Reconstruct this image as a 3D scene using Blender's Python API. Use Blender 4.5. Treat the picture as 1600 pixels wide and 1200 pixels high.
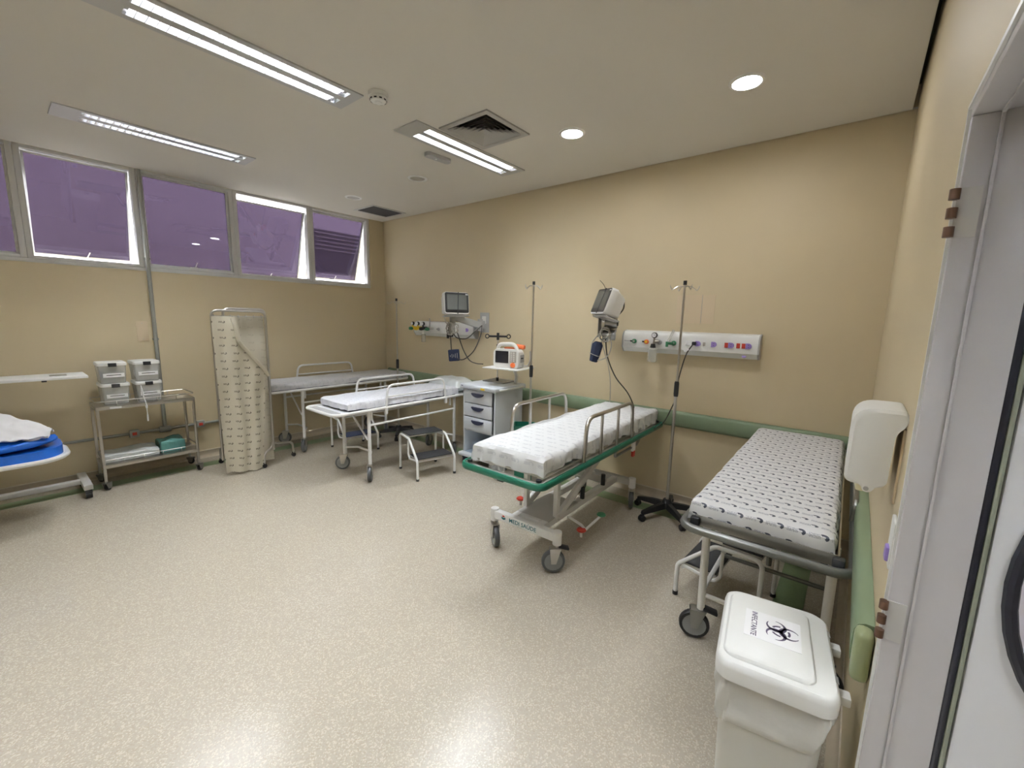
import bpy, bmesh, math, random
from mathutils import Vector, Matrix, noise

for o in list(bpy.data.objects): bpy.data.objects.remove(o)
S = bpy.context.scene
COL = S.collection
PI = math.pi
rad = math.radians

# ------------------------------------------------------------------ camera
L, H, DEPTH = 5.749, 3.0, 6.2          # room: x 0..L, y -DEPTH..0, z 0..H
cd = bpy.data.cameras.new('camera'); cam = bpy.data.objects.new('camera', cd); COL.objects.link(cam)
yaw, pitch, roll = -0.6806, -0.1536, 0.0231
fw = Vector((math.sin(yaw)*math.cos(pitch), math.cos(yaw)*math.cos(pitch), math.sin(pitch)))
rt = Vector((math.cos(yaw), -math.sin(yaw), 0)); up = rt.cross(fw)
r2 = rt*math.cos(roll)+up*math.sin(roll); u2 = -rt*math.sin(roll)+up*math.cos(roll)
cam.matrix_world = Matrix(((r2.x, u2.x, -fw.x, 5.626), (r2.y, u2.y, -fw.y, -3.845), (r2.z, u2.z, -fw.z, 1.643), (0, 0, 0, 1)))
cd.sensor_width = 36; cd.lens = 661.8/1600*36; cd.clip_start = 0.02; cd.clip_end = 60
S.camera = cam

# ------------------------------------------------------------------ world, exposure, light levels
w = bpy.data.worlds.new('world'); S.world = w; w.use_nodes = True
w.node_tree.nodes['Background'].inputs[0].default_value = (0.93, 0.96, 1.0, 1)
w.node_tree.nodes['Background'].inputs[1].default_value = 5.6
S.view_settings.view_transform = 'Standard'; S.view_settings.look = 'None'
S.view_settings.gamma = 1; S.view_settings.use_curve_mapping = False
S.view_settings.exposure = 1.46
TUBE = 86.0          # fluorescent tube radiance
DOWN = 60.0          # recessed downlight radiance

# ------------------------------------------------------------------ materials
MATS = {}
def mat(name, col, rough=0.5, metal=0.0, var=0.0, vscale=8.0, bump=0.0, bscale=60.0, emit=0.0, trans=0.0, alpha=1.0, spec=0.5, ior=1.45):
    m = bpy.data.materials.new(name); m.use_nodes = True; MATS[name] = m
    nt = m.node_tree; b = nt.nodes['Principled BSDF']
    b.inputs['Base Color'].default_value = (*col, 1); b.inputs['Roughness'].default_value = rough
    b.inputs['Metallic'].default_value = metal; b.inputs['Specular IOR Level'].default_value = spec
    b.inputs['IOR'].default_value = ior
    if trans: b.inputs['Transmission Weight'].default_value = trans
    if alpha < 1: b.inputs['Alpha'].default_value = alpha
    if emit:
        b.inputs['Emission Color'].default_value = (*col, 1); b.inputs['Emission Strength'].default_value = emit
    tc = nt.nodes.new('ShaderNodeTexCoord')
    if var:
        n = nt.nodes.new('ShaderNodeTexNoise'); n.inputs['Scale'].default_value = vscale; n.inputs['Detail'].default_value = 4
        nt.links.new(tc.outputs['Object'], n.inputs['Vector'])
        mx = nt.nodes.new('ShaderNodeMix'); mx.data_type = 'RGBA'
        mx.inputs[6].default_value = (*[c*(1-var) for c in col], 1); mx.inputs[7].default_value = (*[min(1, c*(1+var)) for c in col], 1)
        nt.links.new(n.outputs[0], mx.inputs[0]); nt.links.new(mx.outputs[2], b.inputs['Base Color'])
    if bump:
        n = nt.nodes.new('ShaderNodeTexNoise'); n.inputs['Scale'].default_value = bscale; n.inputs['Detail'].default_value = 3
        nt.links.new(tc.outputs['Object'], n.inputs['Vector'])
        bp = nt.nodes.new('ShaderNodeBump'); bp.inputs['Strength'].default_value = bump; bp.inputs['Distance'].default_value = 0.01
        nt.links.new(n.outputs[0], bp.inputs['Height']); nt.links.new(bp.outputs[0], b.inputs['Normal'])
    return m

class N:
    """tiny node-expression helper"""
    def __init__(s, nt): s.nt = nt
    def m(s, op, *a):
        n = s.nt.nodes.new('ShaderNodeMath'); n.operation = op
        for i, v in enumerate(a):
            if isinstance(v, (int, float)): n.inputs[i].default_value = v
            else: s.nt.links.new(v, n.inputs[i])
        return n.outputs[0]
    def mix(s, f, a, b):
        n = s.nt.nodes.new('ShaderNodeMix'); n.data_type = 'RGBA'
        for i, v in ((0, f), (6, a), (7, b)):
            if isinstance(v, (int, float)): n.inputs[i].default_value = v
            elif isinstance(v, tuple): n.inputs[i].default_value = (*v, 1)
            else: s.nt.links.new(v, n.inputs[i])
        return n.outputs[2]

def print_cloth(name, base, ink, faint, du, dv, rough=0.75, kw=1.0, stag=0.5):
    """cloth with a small repeated printed emblem (dark swirl with a faint caption)"""
    m = mat(name, base, rough, bump=0.15, bscale=25); nt = m.node_tree; b = nt.nodes['Principled BSDF']; e = N(nt)
    uv = nt.nodes.new('ShaderNodeTexCoord'); sp = nt.nodes.new('ShaderNodeSeparateXYZ'); nt.links.new(uv.outputs['UV'], sp.inputs[0])
    v = e.m('DIVIDE', sp.outputs[1], dv); row = e.m('FLOOR', v)
    off = e.m('MULTIPLY', e.m('MODULO', row, 2.0), stag)
    u = e.m('ADD', e.m('DIVIDE', sp.outputs[0], du), off)
    p = e.m('MULTIPLY', e.m('SUBTRACT', e.m('FRACT', u), 0.5), du); q = e.m('MULTIPLY', e.m('SUBTRACT', e.m('FRACT', v), 0.5), dv)
    # dark swirl: ring section
    pc = e.m('SUBTRACT', p, 0.010*kw)
    d = e.m('SQRT', e.m('ADD', e.m('MULTIPLY', pc, pc), e.m('MULTIPLY', e.m('MULTIPLY', q, q), 1.6)))
    ring = e.m('MULTIPLY', e.m('LESS_THAN', e.m('ABSOLUTE', e.m('SUBTRACT', d, 0.0085*kw)), 0.0042*kw), e.m('GREATER_THAN', e.m('ADD', pc, e.m('MULTIPLY', q, 0.8)), -0.002))
    # faint caption left of it
    tn = nt.nodes.new('ShaderNodeTexNoise'); tn.inputs['Scale'].default_value = 260; nt.links.new(uv.outputs['UV'], tn.inputs['Vector'])
    cap = e.m('MULTIPLY', e.m('LESS_THAN', e.m('ABSOLUTE', q), 0.007*kw), e.m('LESS_THAN', e.m('ABSOLUTE', e.m('ADD', p, 0.012*kw)), 0.015*kw))
    cap = e.m('MULTIPLY', cap, e.m('GREATER_THAN', tn.outputs[0], 0.47))
    c1 = e.mix(cap, base, faint); c2 = e.mix(ring, c1, ink)
    nt.links.new(c2, b.inputs['Base Color'])
    return m

def vinyl(name, base, dark, light, rough):
    m = mat(name, base, rough, spec=0.5); nt = m.node_tree; b = nt.nodes['Principled BSDF']; e = N(nt)
    tc = nt.nodes.new('ShaderNodeTexCoord')
    def nz(sc, det):
        n = nt.nodes.new('ShaderNodeTexNoise'); n.inputs['Scale'].default_value = sc; n.inputs['Detail'].default_value = det
        nt.links.new(tc.outputs['Object'], n.inputs['Vector']); return n.outputs[0]
    vo = nt.nodes.new('ShaderNodeTexVoronoi'); vo.inputs['Scale'].default_value = 190; nt.links.new(tc.outputs['Object'], vo.inputs['Vector'])
    sc = nt.nodes.new('ShaderNodeSeparateColor'); nt.links.new(vo.outputs['Color'], sc.inputs[0])
    c = e.mix(e.m('MULTIPLY', e.m('GREATER_THAN', sc.outputs[0], 0.72), 0.35), base, dark)
    c = e.mix(e.m('MULTIPLY', e.m('LESS_THAN', sc.outputs[1], 0.22), 0.4), c, light)
    big = nz(1.1, 3)
    c = e.mix(e.m('MULTIPLY', e.m('SUBTRACT', big, 0.35), 0.12), c, tuple(x*0.86 for x in base))
    nt.links.new(c, b.inputs['Base Color'])
    r = e.m('ADD', rough-0.06, e.m('MULTIPLY', nz(3.0, 3), 0.08)); nt.links.new(r, b.inputs['Roughness'])
    bp = nt.nodes.new('ShaderNodeBump'); bp.inputs['Strength'].default_value = 0.06; bp.inputs['Distance'].default_value = 0.01
    nt.links.new(nz(14, 2), bp.inputs['Height']); nt.links.new(bp.outputs[0], b.inputs['Normal'])
    return m

WALLC = (0.62, 0.525, 0.35)
mat('wall', WALLC, 0.55, var=0.035, vscale=1.4, bump=0.04, bscale=90)
mat('wall_patch', (0.645, 0.53, 0.37), 0.6, var=0.04, vscale=4)
mat('ceiling', (0.68, 0.65, 0.59), 0.8, var=0.02, vscale=1.0)
mat('plenum_shade', (0.05, 0.045, 0.035), 0.9)  # shade inside the ceiling void put into a near-black colour
vinyl('vinyl', (0.43, 0.388, 0.32), (0.36, 0.30, 0.22), (0.68, 0.62, 0.52), 0.25)
mat('vinyl_green', (0.15, 0.215, 0.105), 0.32, var=0.15, vscale=60)
mat('vinyl_cove', (0.48, 0.41, 0.31), 0.38, var=0.06, vscale=40)
mat('cap_strip', (0.66, 0.6, 0.5), 0.4)
mat('rail_green', (0.20, 0.265, 0.165), 0.38, var=0.05, vscale=5)
mat('rail_end', (0.27, 0.31, 0.17), 0.4)
mat('white_plastic', (0.76, 0.765, 0.745), 0.32)
mat('bin_plastic_shaded', (0.62, 0.62, 0.58), 0.36)  # bin body greyer than its lid: the lid's shadow put into the colour
mat('white_paint', (0.80, 0.80, 0.79), 0.3, var=0.03, vscale=6)
mat('grey_paint', (0.55, 0.54, 0.52), 0.4, var=0.04, vscale=6)
mat('alu_white', (0.66, 0.66, 0.66), 0.38)
mat('steel', (0.55, 0.53, 0.50), 0.28, metal=1.0, var=0.1, vscale=12)
mat('steel_dark', (0.32, 0.32, 0.31), 0.34, metal=1.0, var=0.15, vscale=9)
mat('grey_tube', (0.19, 0.195, 0.185), 0.35, metal=0.6)
mat('mirror_alu', (0.9, 0.9, 0.92), 0.12, metal=1.0)
mat('slat_alu', (0.85, 0.87, 0.9), 0.3, metal=1.0)
mat('alu_frame', (0.52, 0.52, 0.51), 0.4, metal=0.35)
mat('grille_dark', (0.055, 0.05, 0.045), 0.5)
mat('diffuser_grey', (0.44, 0.43, 0.41), 0.45)
mat('black_rubber', (0.018, 0.018, 0.02), 0.45)
mat('tyre', (0.10, 0.105, 0.11), 0.5)
mat('wheel_grey', (0.26, 0.27, 0.27), 0.45)
mat('black_plastic', (0.02, 0.021, 0.024), 0.38)
mat('tread', (0.03, 0.03, 0.033), 0.7, bump=0.4, bscale=300)
mat('tread_blue', (0.025, 0.035, 0.075), 0.6, bump=0.4, bscale=300)
mat('navy', (0.009, 0.017, 0.05), 0.7, bump=0.3, bscale=120)
mat('navy_plastic', (0.03, 0.035, 0.075), 0.35)
mat('screen_glass', (0.12, 0.125, 0.115), 0.10)
mat('screen_dark', (0.012, 0.012, 0.016), 0.15)
mat('bezel', (0.02, 0.02, 0.022), 0.3)
mat('device_white', (0.76, 0.75, 0.72), 0.38)
mat('cart_blue', (0.66, 0.70, 0.75), 0.35)
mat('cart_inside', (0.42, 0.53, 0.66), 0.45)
mat('orange', (0.75, 0.17, 0.05), 0.4)
mat('yellow', (0.80, 0.55, 0.03), 0.4)
mat('red', (0.55, 0.05, 0.03), 0.4)
mat('green_dark', (0.012, 0.14, 0.085), 0.33)
mat('green_plastic', (0.05, 0.25, 0.12), 0.4)
mat('purple', (0.33, 0.24, 0.62), 0.4)
mat('grey_plastic', (0.42, 0.42, 0.42), 0.45)
mat('conduit', (0.33, 0.335, 0.31), 0.45, metal=0.3, var=0.06)
mat('cable', (0.035, 0.03, 0.025), 0.5)
mat('cable_grey', (0.42, 0.40, 0.36), 0.5)
mat('clear', (0.92, 0.95, 0.93), 0.12, alpha=0.28)
mat('clear_box', (0.85, 0.86, 0.84), 0.25, alpha=0.30)
mat('clear_lid', (0.80, 0.80, 0.77), 0.3, alpha=0.75)
mat('paper', (0.84, 0.84, 0.85), 0.6)
mat('ink', (0.03, 0.03, 0.035), 0.6)
mat('ink_teal', (0.02, 0.16, 0.19), 0.5)
mat('ink_purple', (0.09, 0.075, 0.13), 0.6)
mat('wrap_grey', (0.60, 0.63, 0.62), 0.22, var=0.15, vscale=14, bump=0.5, bscale=18)
mat('wrap_teal', (0.10, 0.27, 0.25), 0.22, var=0.35, vscale=14, bump=0.6, bscale=18)
mat('contents_dark', (0.14, 0.17, 0.18), 0.5, var=0.7, vscale=25)
mat('wrap_blue', (0.015, 0.13, 0.55), 0.22, var=0.3, vscale=9, bump=0.5, bscale=9)
mat('linen', (0.80, 0.79, 0.80), 0.8, var=0.06, vscale=9, bump=0.5, bscale=7)
mat('pillow_wrap', (0.74, 0.78, 0.79), 0.25, var=0.10, vscale=12, bump=0.5, bscale=14)
mat('bag', (0.70, 0.70, 0.67), 0.3, var=0.08, vscale=14, bump=0.5, bscale=15, alpha=0.9)
mat('mattress_dark', (0.02, 0.025, 0.05), 0.5)
mat('deck_white', (0.72, 0.74, 0.76), 0.4)
mat('frame_lilac', (0.56, 0.545, 0.56), 0.4, var=0.03, vscale=4)
mat('door_white', (0.70, 0.71, 0.74), 0.4, var=0.02)
mat('door_film', (0.74, 0.71, 0.78), 0.4, var=0.08, vscale=5)
mat('gasket', (0.012, 0.012, 0.02), 0.4)
mat('gasket_green', (0.25, 0.27, 0.21), 0.4)
mat('brass', (0.16, 0.09, 0.06), 0.4, metal=0.7)
mat('outside', (0.82, 0.80, 0.80), 0.8, var=0.03, vscale=2)
mat('outside_ground', (0.28, 0.27, 0.26), 0.8, var=0.1, vscale=3)
mat('outside_dark', (0.22, 0.21, 0.22), 0.6)
mat('tube_glow', (0.93, 0.97, 1.0), 0.5, emit=TUBE)
mat('tube_dim', (0.93, 0.97, 1.0), 0.5, emit=TUBE*1.05)
mat('down_glow', (0.97, 0.98, 1.0), 0.5, emit=DOWN)
mat('lamp_off', (0.36, 0.34, 0.31), 0.35)
mat('yellowed', (0.72, 0.68, 0.48), 0.4)
print_cloth('sheet_bold', (0.74, 0.745, 0.76), (0.07, 0.08, 0.11), (0.42, 0.43, 0.48), 0.074, 0.058, kw=1.3)
print_cloth('sheet_soft', (0.70, 0.71, 0.72), (0.60, 0.61, 0.63), (0.52, 0.53, 0.56), 0.094, 0.070, kw=1.3)
print_cloth('sheet_pale', (0.70, 0.71, 0.76), (0.56, 0.57, 0.63), (0.60, 0.61, 0.67), 0.09, 0.05)
print_cloth('sheet_grey', (0.58, 0.58, 0.60), (0.46, 0.47, 0.50), (0.50, 0.51, 0.54), 0.09, 0.05)
print_cloth('curtain_back', (0.56, 0.52, 0.42), (0.46, 0.43, 0.34), (0.48, 0.44, 0.35), 0.115, 0.078, kw=1.1, stag=0.0)
print_cloth('curtain', (0.58, 0.54, 0.43), (0.13, 0.115, 0.09), (0.17, 0.15, 0.11), 0.112, 0.076, kw=1.15, stag=0.12)

def film_mat():
    m = bpy.data.materials.new('window_film'); m.use_nodes = True; MATS['window_film'] = m
    nt = m.node_tree; nt.nodes.clear(); out = nt.nodes.new('ShaderNodeOutputMaterial')
    tr = nt.nodes.new('ShaderNodeBsdfTransparent'); tr.inputs[0].default_value = (0.150, 0.128, 0.163, 1)
    gl = nt.nodes.new('ShaderNodeBsdfGlossy'); gl.inputs[0].default_value = (0.8, 0.75, 0.85, 1); gl.inputs['Roughness'].default_value = 0.02
    fr = nt.nodes.new('ShaderNodeFresnel'); fr.inputs[0].default_value = 1.5
    mx = nt.nodes.new('ShaderNodeMixShader'); nt.links.new(fr.outputs[0], mx.inputs[0]); nt.links.new(tr.outputs[0], mx.inputs[1]); nt.links.new(gl.outputs[0], mx.inputs[2])
    nt.links.new(mx.outputs[0], out.inputs[0])
film_mat()

# ------------------------------------------------------------------ mesh helpers
def fillet(pts, r, n=5, closed=False):
    pts = [Vector(p) for p in pts]; out = []; k = len(pts)
    for i, p in enumerate(pts):
        if not closed and i in (0, k-1): out.append(p); continue
        a = pts[i-1]-p; b = pts[(i+1) % k]-p
        ang = a.angle(b)
        if ang > PI-0.02: out.append(p); continue
        d = min(r/math.tan(ang/2), a.length*0.48, b.length*0.48)
        A, B = p+a.normalized()*d, p+b.normalized()*d
        for j in range(n+1):
            t = j/n; out.append(A*(1-t)**2+p*2*t*(1-t)+B*t*t)
    return out
def spline(pts, n=6):
    P = [Vector(p) for p in pts]; P = [P[0]*2-P[1]]+P+[P[-1]*2-P[-2]]; out = []
    for i in range(1, len(P)-2):
        for j in range(n):
            t = j/n; a, b, c, d = P[i-1:i+3]
            out.append(0.5*((2*b)+(c-a)*t+(2*a-5*b+4*c-d)*t*t+(3*b-a-3*c+d)*t**3))
    return out+[P[-2]]
class G:
    def __init__(s): s.bm = bmesh.new(); s.uv = None
    def box(s, c, size, rot=None, bev=0.0, seg=2):
        M = Matrix.Translation(Vector(c)) @ (rot if rot is not None else Matrix.Identity(4)) @ Matrix.Diagonal((*size, 1))
        vs = bmesh.ops.create_cube(s.bm, size=1, matrix=M)['verts']
        if bev:
            es = list({e for v in vs for e in v.link_edges})
            bmesh.ops.bevel(s.bm, geom=es, offset=bev, segments=seg, affect='EDGES', profile=0.5)
        return s
    def tube(s, pts, r, n=8, fil=0.0, closed=False, fn=5, ry=None):
        P = fillet(pts, fil, fn, closed) if fil else [Vector(p) for p in pts]
        Q = [P[0]]
        for p in P[1:]:
            if (p-Q[-1]).length > 1e-5: Q.append(p)
        if closed and (Q[0]-Q[-1]).length < 1e-5: Q.pop()
        P = Q; k = len(P); rings = []; u = None
        for i, p in enumerate(P):
            if closed: t = (P[(i+1) % k]-P[i-1])
            else: t = P[min(i+1, k-1)]-P[max(i-1, 0)]
            t.normalize()
            if u is None:
                u = t.cross(Vector((0, 0, 1)))
                if u.length < 0.05: u = t.cross(Vector((1, 0, 0)))
            u = (u-t*u.dot(t)).normalized(); v = t.cross(u)
            rr = r[i] if isinstance(r, (list, tuple)) else r
            rings.append([s.bm.verts.new(p+u*math.cos(2*PI*j/n)*rr+v*math.sin(2*PI*j/n)*(ry or rr)) for j in range(n)])
        for i in range(k if closed else k-1):
            A, B = rings[i], rings[(i+1) % k]
            for j in range(n): s.bm.faces.new((A[j], A[(j+1) % n], B[(j+1) % n], B[j]))
        if not closed:
            s.bm.faces.new(rings[0][::-1]); s.bm.faces.new(rings[-1])
        return s
    def cyl(s, a, b, r, n=16, rb=None):
        a, b = Vector(a), Vector(b); t = (b-a).normalized()
        u = t.cross(Vector((0, 0, 1)))
        if u.length < 0.05: u = t.cross(Vector((1, 0, 0)))
        u.normalize(); v = t.cross(u); rb = r if rb is None else rb
        A = [s.bm.verts.new(a+u*math.cos(2*PI*j/n)*r+v*math.sin(2*PI*j/n)*r) for j in range(n)]
        B = [s.bm.verts.new(b+u*math.cos(2*PI*j/n)*rb+v*math.sin(2*PI*j/n)*rb) for j in range(n)]
        for j in range(n): s.bm.faces.new((A[j], A[(j+1) % n], B[(j+1) % n], B[j]))
        s.bm.faces.new(A[::-1]); s.bm.faces.new(B); return s
    def lathe(s, prof, c=(0, 0, 0), M=None, n=24, cap=True):
        M = M or Matrix.Identity(4); c = Vector(c); rings = []
        for r, z in prof:
            rings.append([s.bm.verts.new(c+(M @ Vector((r*math.cos(2*PI*j/n), r*math.sin(2*PI*j/n), z)))) for j in range(n)])
        for A, B in zip(rings, rings[1:]):
            for j in range(n): s.bm.faces.new((A[j], A[(j+1) % n], B[(j+1) % n], B[j]))
        if cap: s.bm.faces.new(rings[0][::-1]); s.bm.faces.new(rings[-1])
        return s
    def prism(s, poly, h0, h1, M=None):
        M = M or Matrix.Identity(4)
        A = [s.bm.verts.new(M @ Vector((x, y, h0))) for x, y in poly]; B = [s.bm.verts.new(M @ Vector((x, y, h1))) for x, y in poly]
        n = len(poly)
        for j in range(n): s.bm.faces.new((A[j], A[(j+1) % n], B[(j+1) % n], B[j]))
        s.bm.faces.new(A[::-1]); s.bm.faces.new(B); return s
    def surf(s, nu, nv, fn, uvfn=None, flip=False):
        if uvfn and not s.uv: s.uv = s.bm.loops.layers.uv.new('UVMap')
        V = [[s.bm.verts.new(fn(i/nu, j/nv)) for j in range(nv+1)] for i in range(nu+1)]
        for i in range(nu):
            for j in range(nv):
                q = [(i, j), (i+1, j), (i+1, j+1), (i, j+1)]
                if flip: q = q[::-1]
                f = s.bm.faces.new([V[a][b] for a, b in q])
                if uvfn:
                    for lp, (a, b) in zip(f.loops, q): lp[s.uv].uv = uvfn(a/nu, b/nv)
        return s
    def holes(s, x0, x1, y0, y1, z, hs, down=True):
        """flat plate x0..x1,y0..y1 with rectangular holes"""
        xs = sorted({x0, x1, *[h[0] for h in hs], *[h[1] for h in hs]}); ys = sorted({y0, y1, *[h[2] for h in hs], *[h[3] for h in hs]})
        V = {}
        def v(x, y):
            if (x, y) not in V: V[(x, y)] = s.bm.verts.new((x, y, z))
            return V[(x, y)]
        for xa, xb in zip(xs, xs[1:]):
            for ya, yb in zip(ys, ys[1:]):
                cx, cy = (xa+xb)/2, (ya+yb)/2
                if any(h[0] < cx < h[1] and h[2] < cy < h[3] for h in hs): continue
                q = (v(xa, ya), v(xb, ya), v(xb, yb), v(xa, yb)); s.bm.faces.new(q[::-1] if down else q)
        return s
    def xf(s, M): bmesh.ops.transform(s.bm, matrix=M, verts=s.bm.verts); return s
    def mesh(s, name, m, fix=True):
        if fix and not s.uv: bmesh.ops.recalc_face_normals(s.bm, faces=s.bm.faces)
        me = bpy.data.meshes.new(name); s.bm.to_mesh(me); s.bm.free(); me.materials.append(MATS[m])
        me.polygons.foreach_set('use_smooth', [True]*len(me.polygons)); me.set_sharp_from_angle(angle=rad(38)); return me
    def done(s, name, m, parent=None, label=None, loc=None, kind=None, fix=True):
        o = bpy.data.objects.new(name, s.mesh(name, m, fix)); COL.objects.link(o)
        if parent is not None: o.parent = parent
        if label: o['label'] = label
        if kind: o['kind'] = kind
        if loc: o.location = loc
        return o
def thing(name, label, cat, loc=(0, 0, 0), rz=0.0, group=None):
    o = bpy.data.objects.new(name, None); COL.objects.link(o); o.location = loc; o.rotation_euler = (0, 0, rz)
    o.empty_display_size = 0.1; o['label'] = label; o['category'] = cat
    if group: o['group'] = group
    return o
def tag(o, label, cat, group=None):
    o['label'] = label; o['category'] = cat
    if group: o['group'] = group
    return o
def struct(g, name, m, label=None, parent=None, cat=None):
    o = g.done(name, m, parent)
    if parent is None:
        o['kind'] = 'structure'; o['label'] = label or name.replace('_', ' '); o['category'] = cat or name.split('_')[0]
    return o
def share(o, name, parent, loc, rot=(0, 0, 0)):
    c = bpy.data.objects.new(name, o.data); COL.objects.link(c); c.parent = parent; c.location = loc; c.rotation_euler = rot; return c
RX = lambda a: Matrix.Rotation(a, 4, 'X')
RY = lambda a: Matrix.Rotation(a, 4, 'Y')
RZ = lambda a: Matrix.Rotation(a, 4, 'Z')
T = lambda x, y, z: Matrix.Translation((x, y, z))
def rrect(w, h, r, n=5):
    out = []
    for cx, cy, a0 in ((w/2-r, h/2-r, 0), (-w/2+r, h/2-r, PI/2), (-w/2+r, -h/2+r, PI), (w/2-r, -h/2+r, 3*PI/2)):
        for i in range(n+1): a = a0+PI/2*i/n; out.append((cx+r*math.cos(a), cy+r*math.sin(a)))
    return out
def text_obj(s, size, name, m, parent, M, spacing=1.0, depth=0.0004, bold=0.0, label=None):
    cu = bpy.data.curves.new(name, 'FONT'); cu.body = s; cu.size = size; cu.align_x = 'CENTER'; cu.align_y = 'CENTER'; cu.space_character = spacing
    cu.extrude = depth; cu.offset = bold; cu.resolution_u = 3
    t = bpy.data.objects.new(name, cu); COL.objects.link(t); dg = bpy.context.evaluated_depsgraph_get(); dg.update()
    me = bpy.data.meshes.new_from_object(t.evaluated_get(dg)); bpy.data.objects.remove(t); bpy.data.curves.remove(cu)
    me.transform(M); me.materials.clear(); me.materials.append(MATS[m])
    o = bpy.data.objects.new(name, me); COL.objects.link(o); o.parent = parent
    if label: o['label'] = label
    return o

# ================================================================== THE SETTING
DY0, DY1, DH = -3.55, -2.6, 2.05                      # doorway in the right wall
g = G(); g.box((L/2-0.06, -DEPTH/2, -0.05), (L+0.36, DEPTH+0.4, 0.1)); struct(g, 'floor', 'vinyl', 'beige speckled glossy vinyl floor')
g = G(); g.box((L/2, 0.08, 1.575), (L+0.4, 0.16, 3.15)); struct(g, 'wall_back', 'wall', 'cream painted wall behind the beds', cat='wall')
WB, WT = 2.03, 3.0                                    # window strip bottom / top
g = G(); g.box((-0.08, -DEPTH/2, WB/2), (0.16, DEPTH, WB)); g.box((-0.08, -0.117, 2.59), (0.16, 0.234, 1.12))
g.box((-0.08, (-DEPTH-4.45)/2, 2.59), (0.16, DEPTH-4.45, 1.12)); g.box((-0.08, -DEPTH/2, 3.08), (0.16, DEPTH, 0.14))
struct(g, 'wall_left', 'wall', 'cream painted wall under the high window strip', cat='wall')
g = G(); g.box((L+0.06, DY1/2+0.01, 1.575), (0.12, -DY1-0.02, 3.15)); g.box((L+0.06, (DY0-DEPTH)/2-0.01, 1.575), (0.12, DEPTH+DY0-0.02, 3.15))
g.box((L+0.06, (DY0+DY1)/2, (DH+3.15)/2+0.01), (0.12, DY1-DY0+0.04, 3.15-DH-0.02)); struct(g, 'wall_right', 'wall', 'cream painted wall with the doorway', cat='wall')
g = G(); g.box((L/2, -DEPTH-0.08, 1.575), (L+0.4, 0.16, 3.15)); struct(g, 'wall_front', 'wall', 'cream painted wall behind the viewer', cat='wall')

LUM = [(2.92, -2.83), (1.15, -2.80), (2.925, -1.18), (4.65, -3.05), (4.65, -4.95), (2.92, -4.80)]   # recessed fluorescent fittings; last three unseen, added to brighten the room
LW, LL = 0.27, 1.24
DLON = [(3.82, -0.98), (4.97, -0.98)]; DLOFF = [(2.04, -0.985), (0.856, -0.98)]
DIFF = (3.325, -1.39, 0.235); GRI = (0.31, 0.755, -0.66, -0.16)
hs = [(x-LW/2+0.01, x+LW/2-0.01, y-LL/2+0.01, y+LL/2-0.01) for x, y in LUM]
hs += [(x-0.055, x+0.055, y-0.055, y+0.055) for x, y in DLON+DLOFF]
hs += [(DIFF[0]-0.2, DIFF[0]+0.2, DIFF[1]-0.2, DIFF[1]+0.2), (GRI[0]+0.025, GRI[1]-0.025, GRI[2]+0.025, GRI[3]-0.025)]
g = G(); g.holes(0.0, L-0.024, -DEPTH, -0.02, H, hs); g.holes(0.0, L-0.024, -DEPTH, -0.02, H+0.012, hs, False)
for a, b in (((L-0.024, -DEPTH/2, H+0.006), (0.001, DEPTH, 0.012)), ((L/2, -0.02, H+0.006), (L, 0.001, 0.012))): g.box(a, b)
struct(g, 'ceiling', 'ceiling', 'white plasterboard ceiling with a shadow gap')
g = G(); g.box((L/2, -DEPTH/2, 3.20), (L+0.4, DEPTH+0.4, 0.1)); struct(g, 'ceiling_void', 'plenum_shade', 'ceiling void coloured dark as shade above the shadow gap', cat='ceiling')

# green inlaid border in the floor
n = 1
for c, s_ in (((L/2, -0.285, 0.0004), (L-0.42, 0.15, 0.0012)), ((0.285, -3.2, 0.0004), (0.15, 5.68, 0.0012)), ((5.48, -1.45, 0.0004), (0.15, 2.18, 0.0012))):
    g = G(); g.box(c, s_); struct(g, 'trim_%d' % n, 'vinyl_green', 'green border stripe inlaid in the floor along the %s wall' % ('back', 'window', 'door')[n-1], cat='trim'); n += 1
# coved skirting
def cove(name, a, b, inward, lbl):
    a, b, d = Vector(a), Vector(b), Vector(inward); g = G()
    prof = [(0, 0)]+[(0.04*(1-math.sin(t*PI/2/6)), 0.04*(1-math.cos(t*PI/2/6))) for t in range(7)]+[(0.003, 0.075), (0, 0.075)]
    P = [[g.bm.verts.new(q+d*x+Vector((0, 0, z))) for x, z in prof] for q in (a, b)]
    k = len(prof)
    for j in range(k): g.bm.faces.new((P[0][j], P[0][(j+1) % k], P[1][(j+1) % k], P[1][j]))
    o = struct(g, name, 'vinyl_cove', lbl, cat='baseboard')
    c = (a+b)/2; ln = (b-a).length; sz = (ln, 0.005, 0.008) if abs((b-a).x) > 0.1 else (0.005, ln, 0.008)
    h = G(); h.box(c+d*0.0025+Vector((0, 0, 0.079)), sz); h.done('cap_strip', 'cap_strip', o)
cove('baseboard_back', (0, 0, 0), (L, 0, 0), (0, -1, 0), 'coved beige vinyl skirting along the back wall')
cove('baseboard_left', (0, -DEPTH, 0), (0, -0.045, 0), (1, 0, 0), 'coved beige vinyl skirting under the windows')
cove('baseboard_right', (L, DY1+0.03, 0), (L, -0.045, 0), (-1, 0, 0), 'coved beige vinyl skirting beside the doorway')
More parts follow.
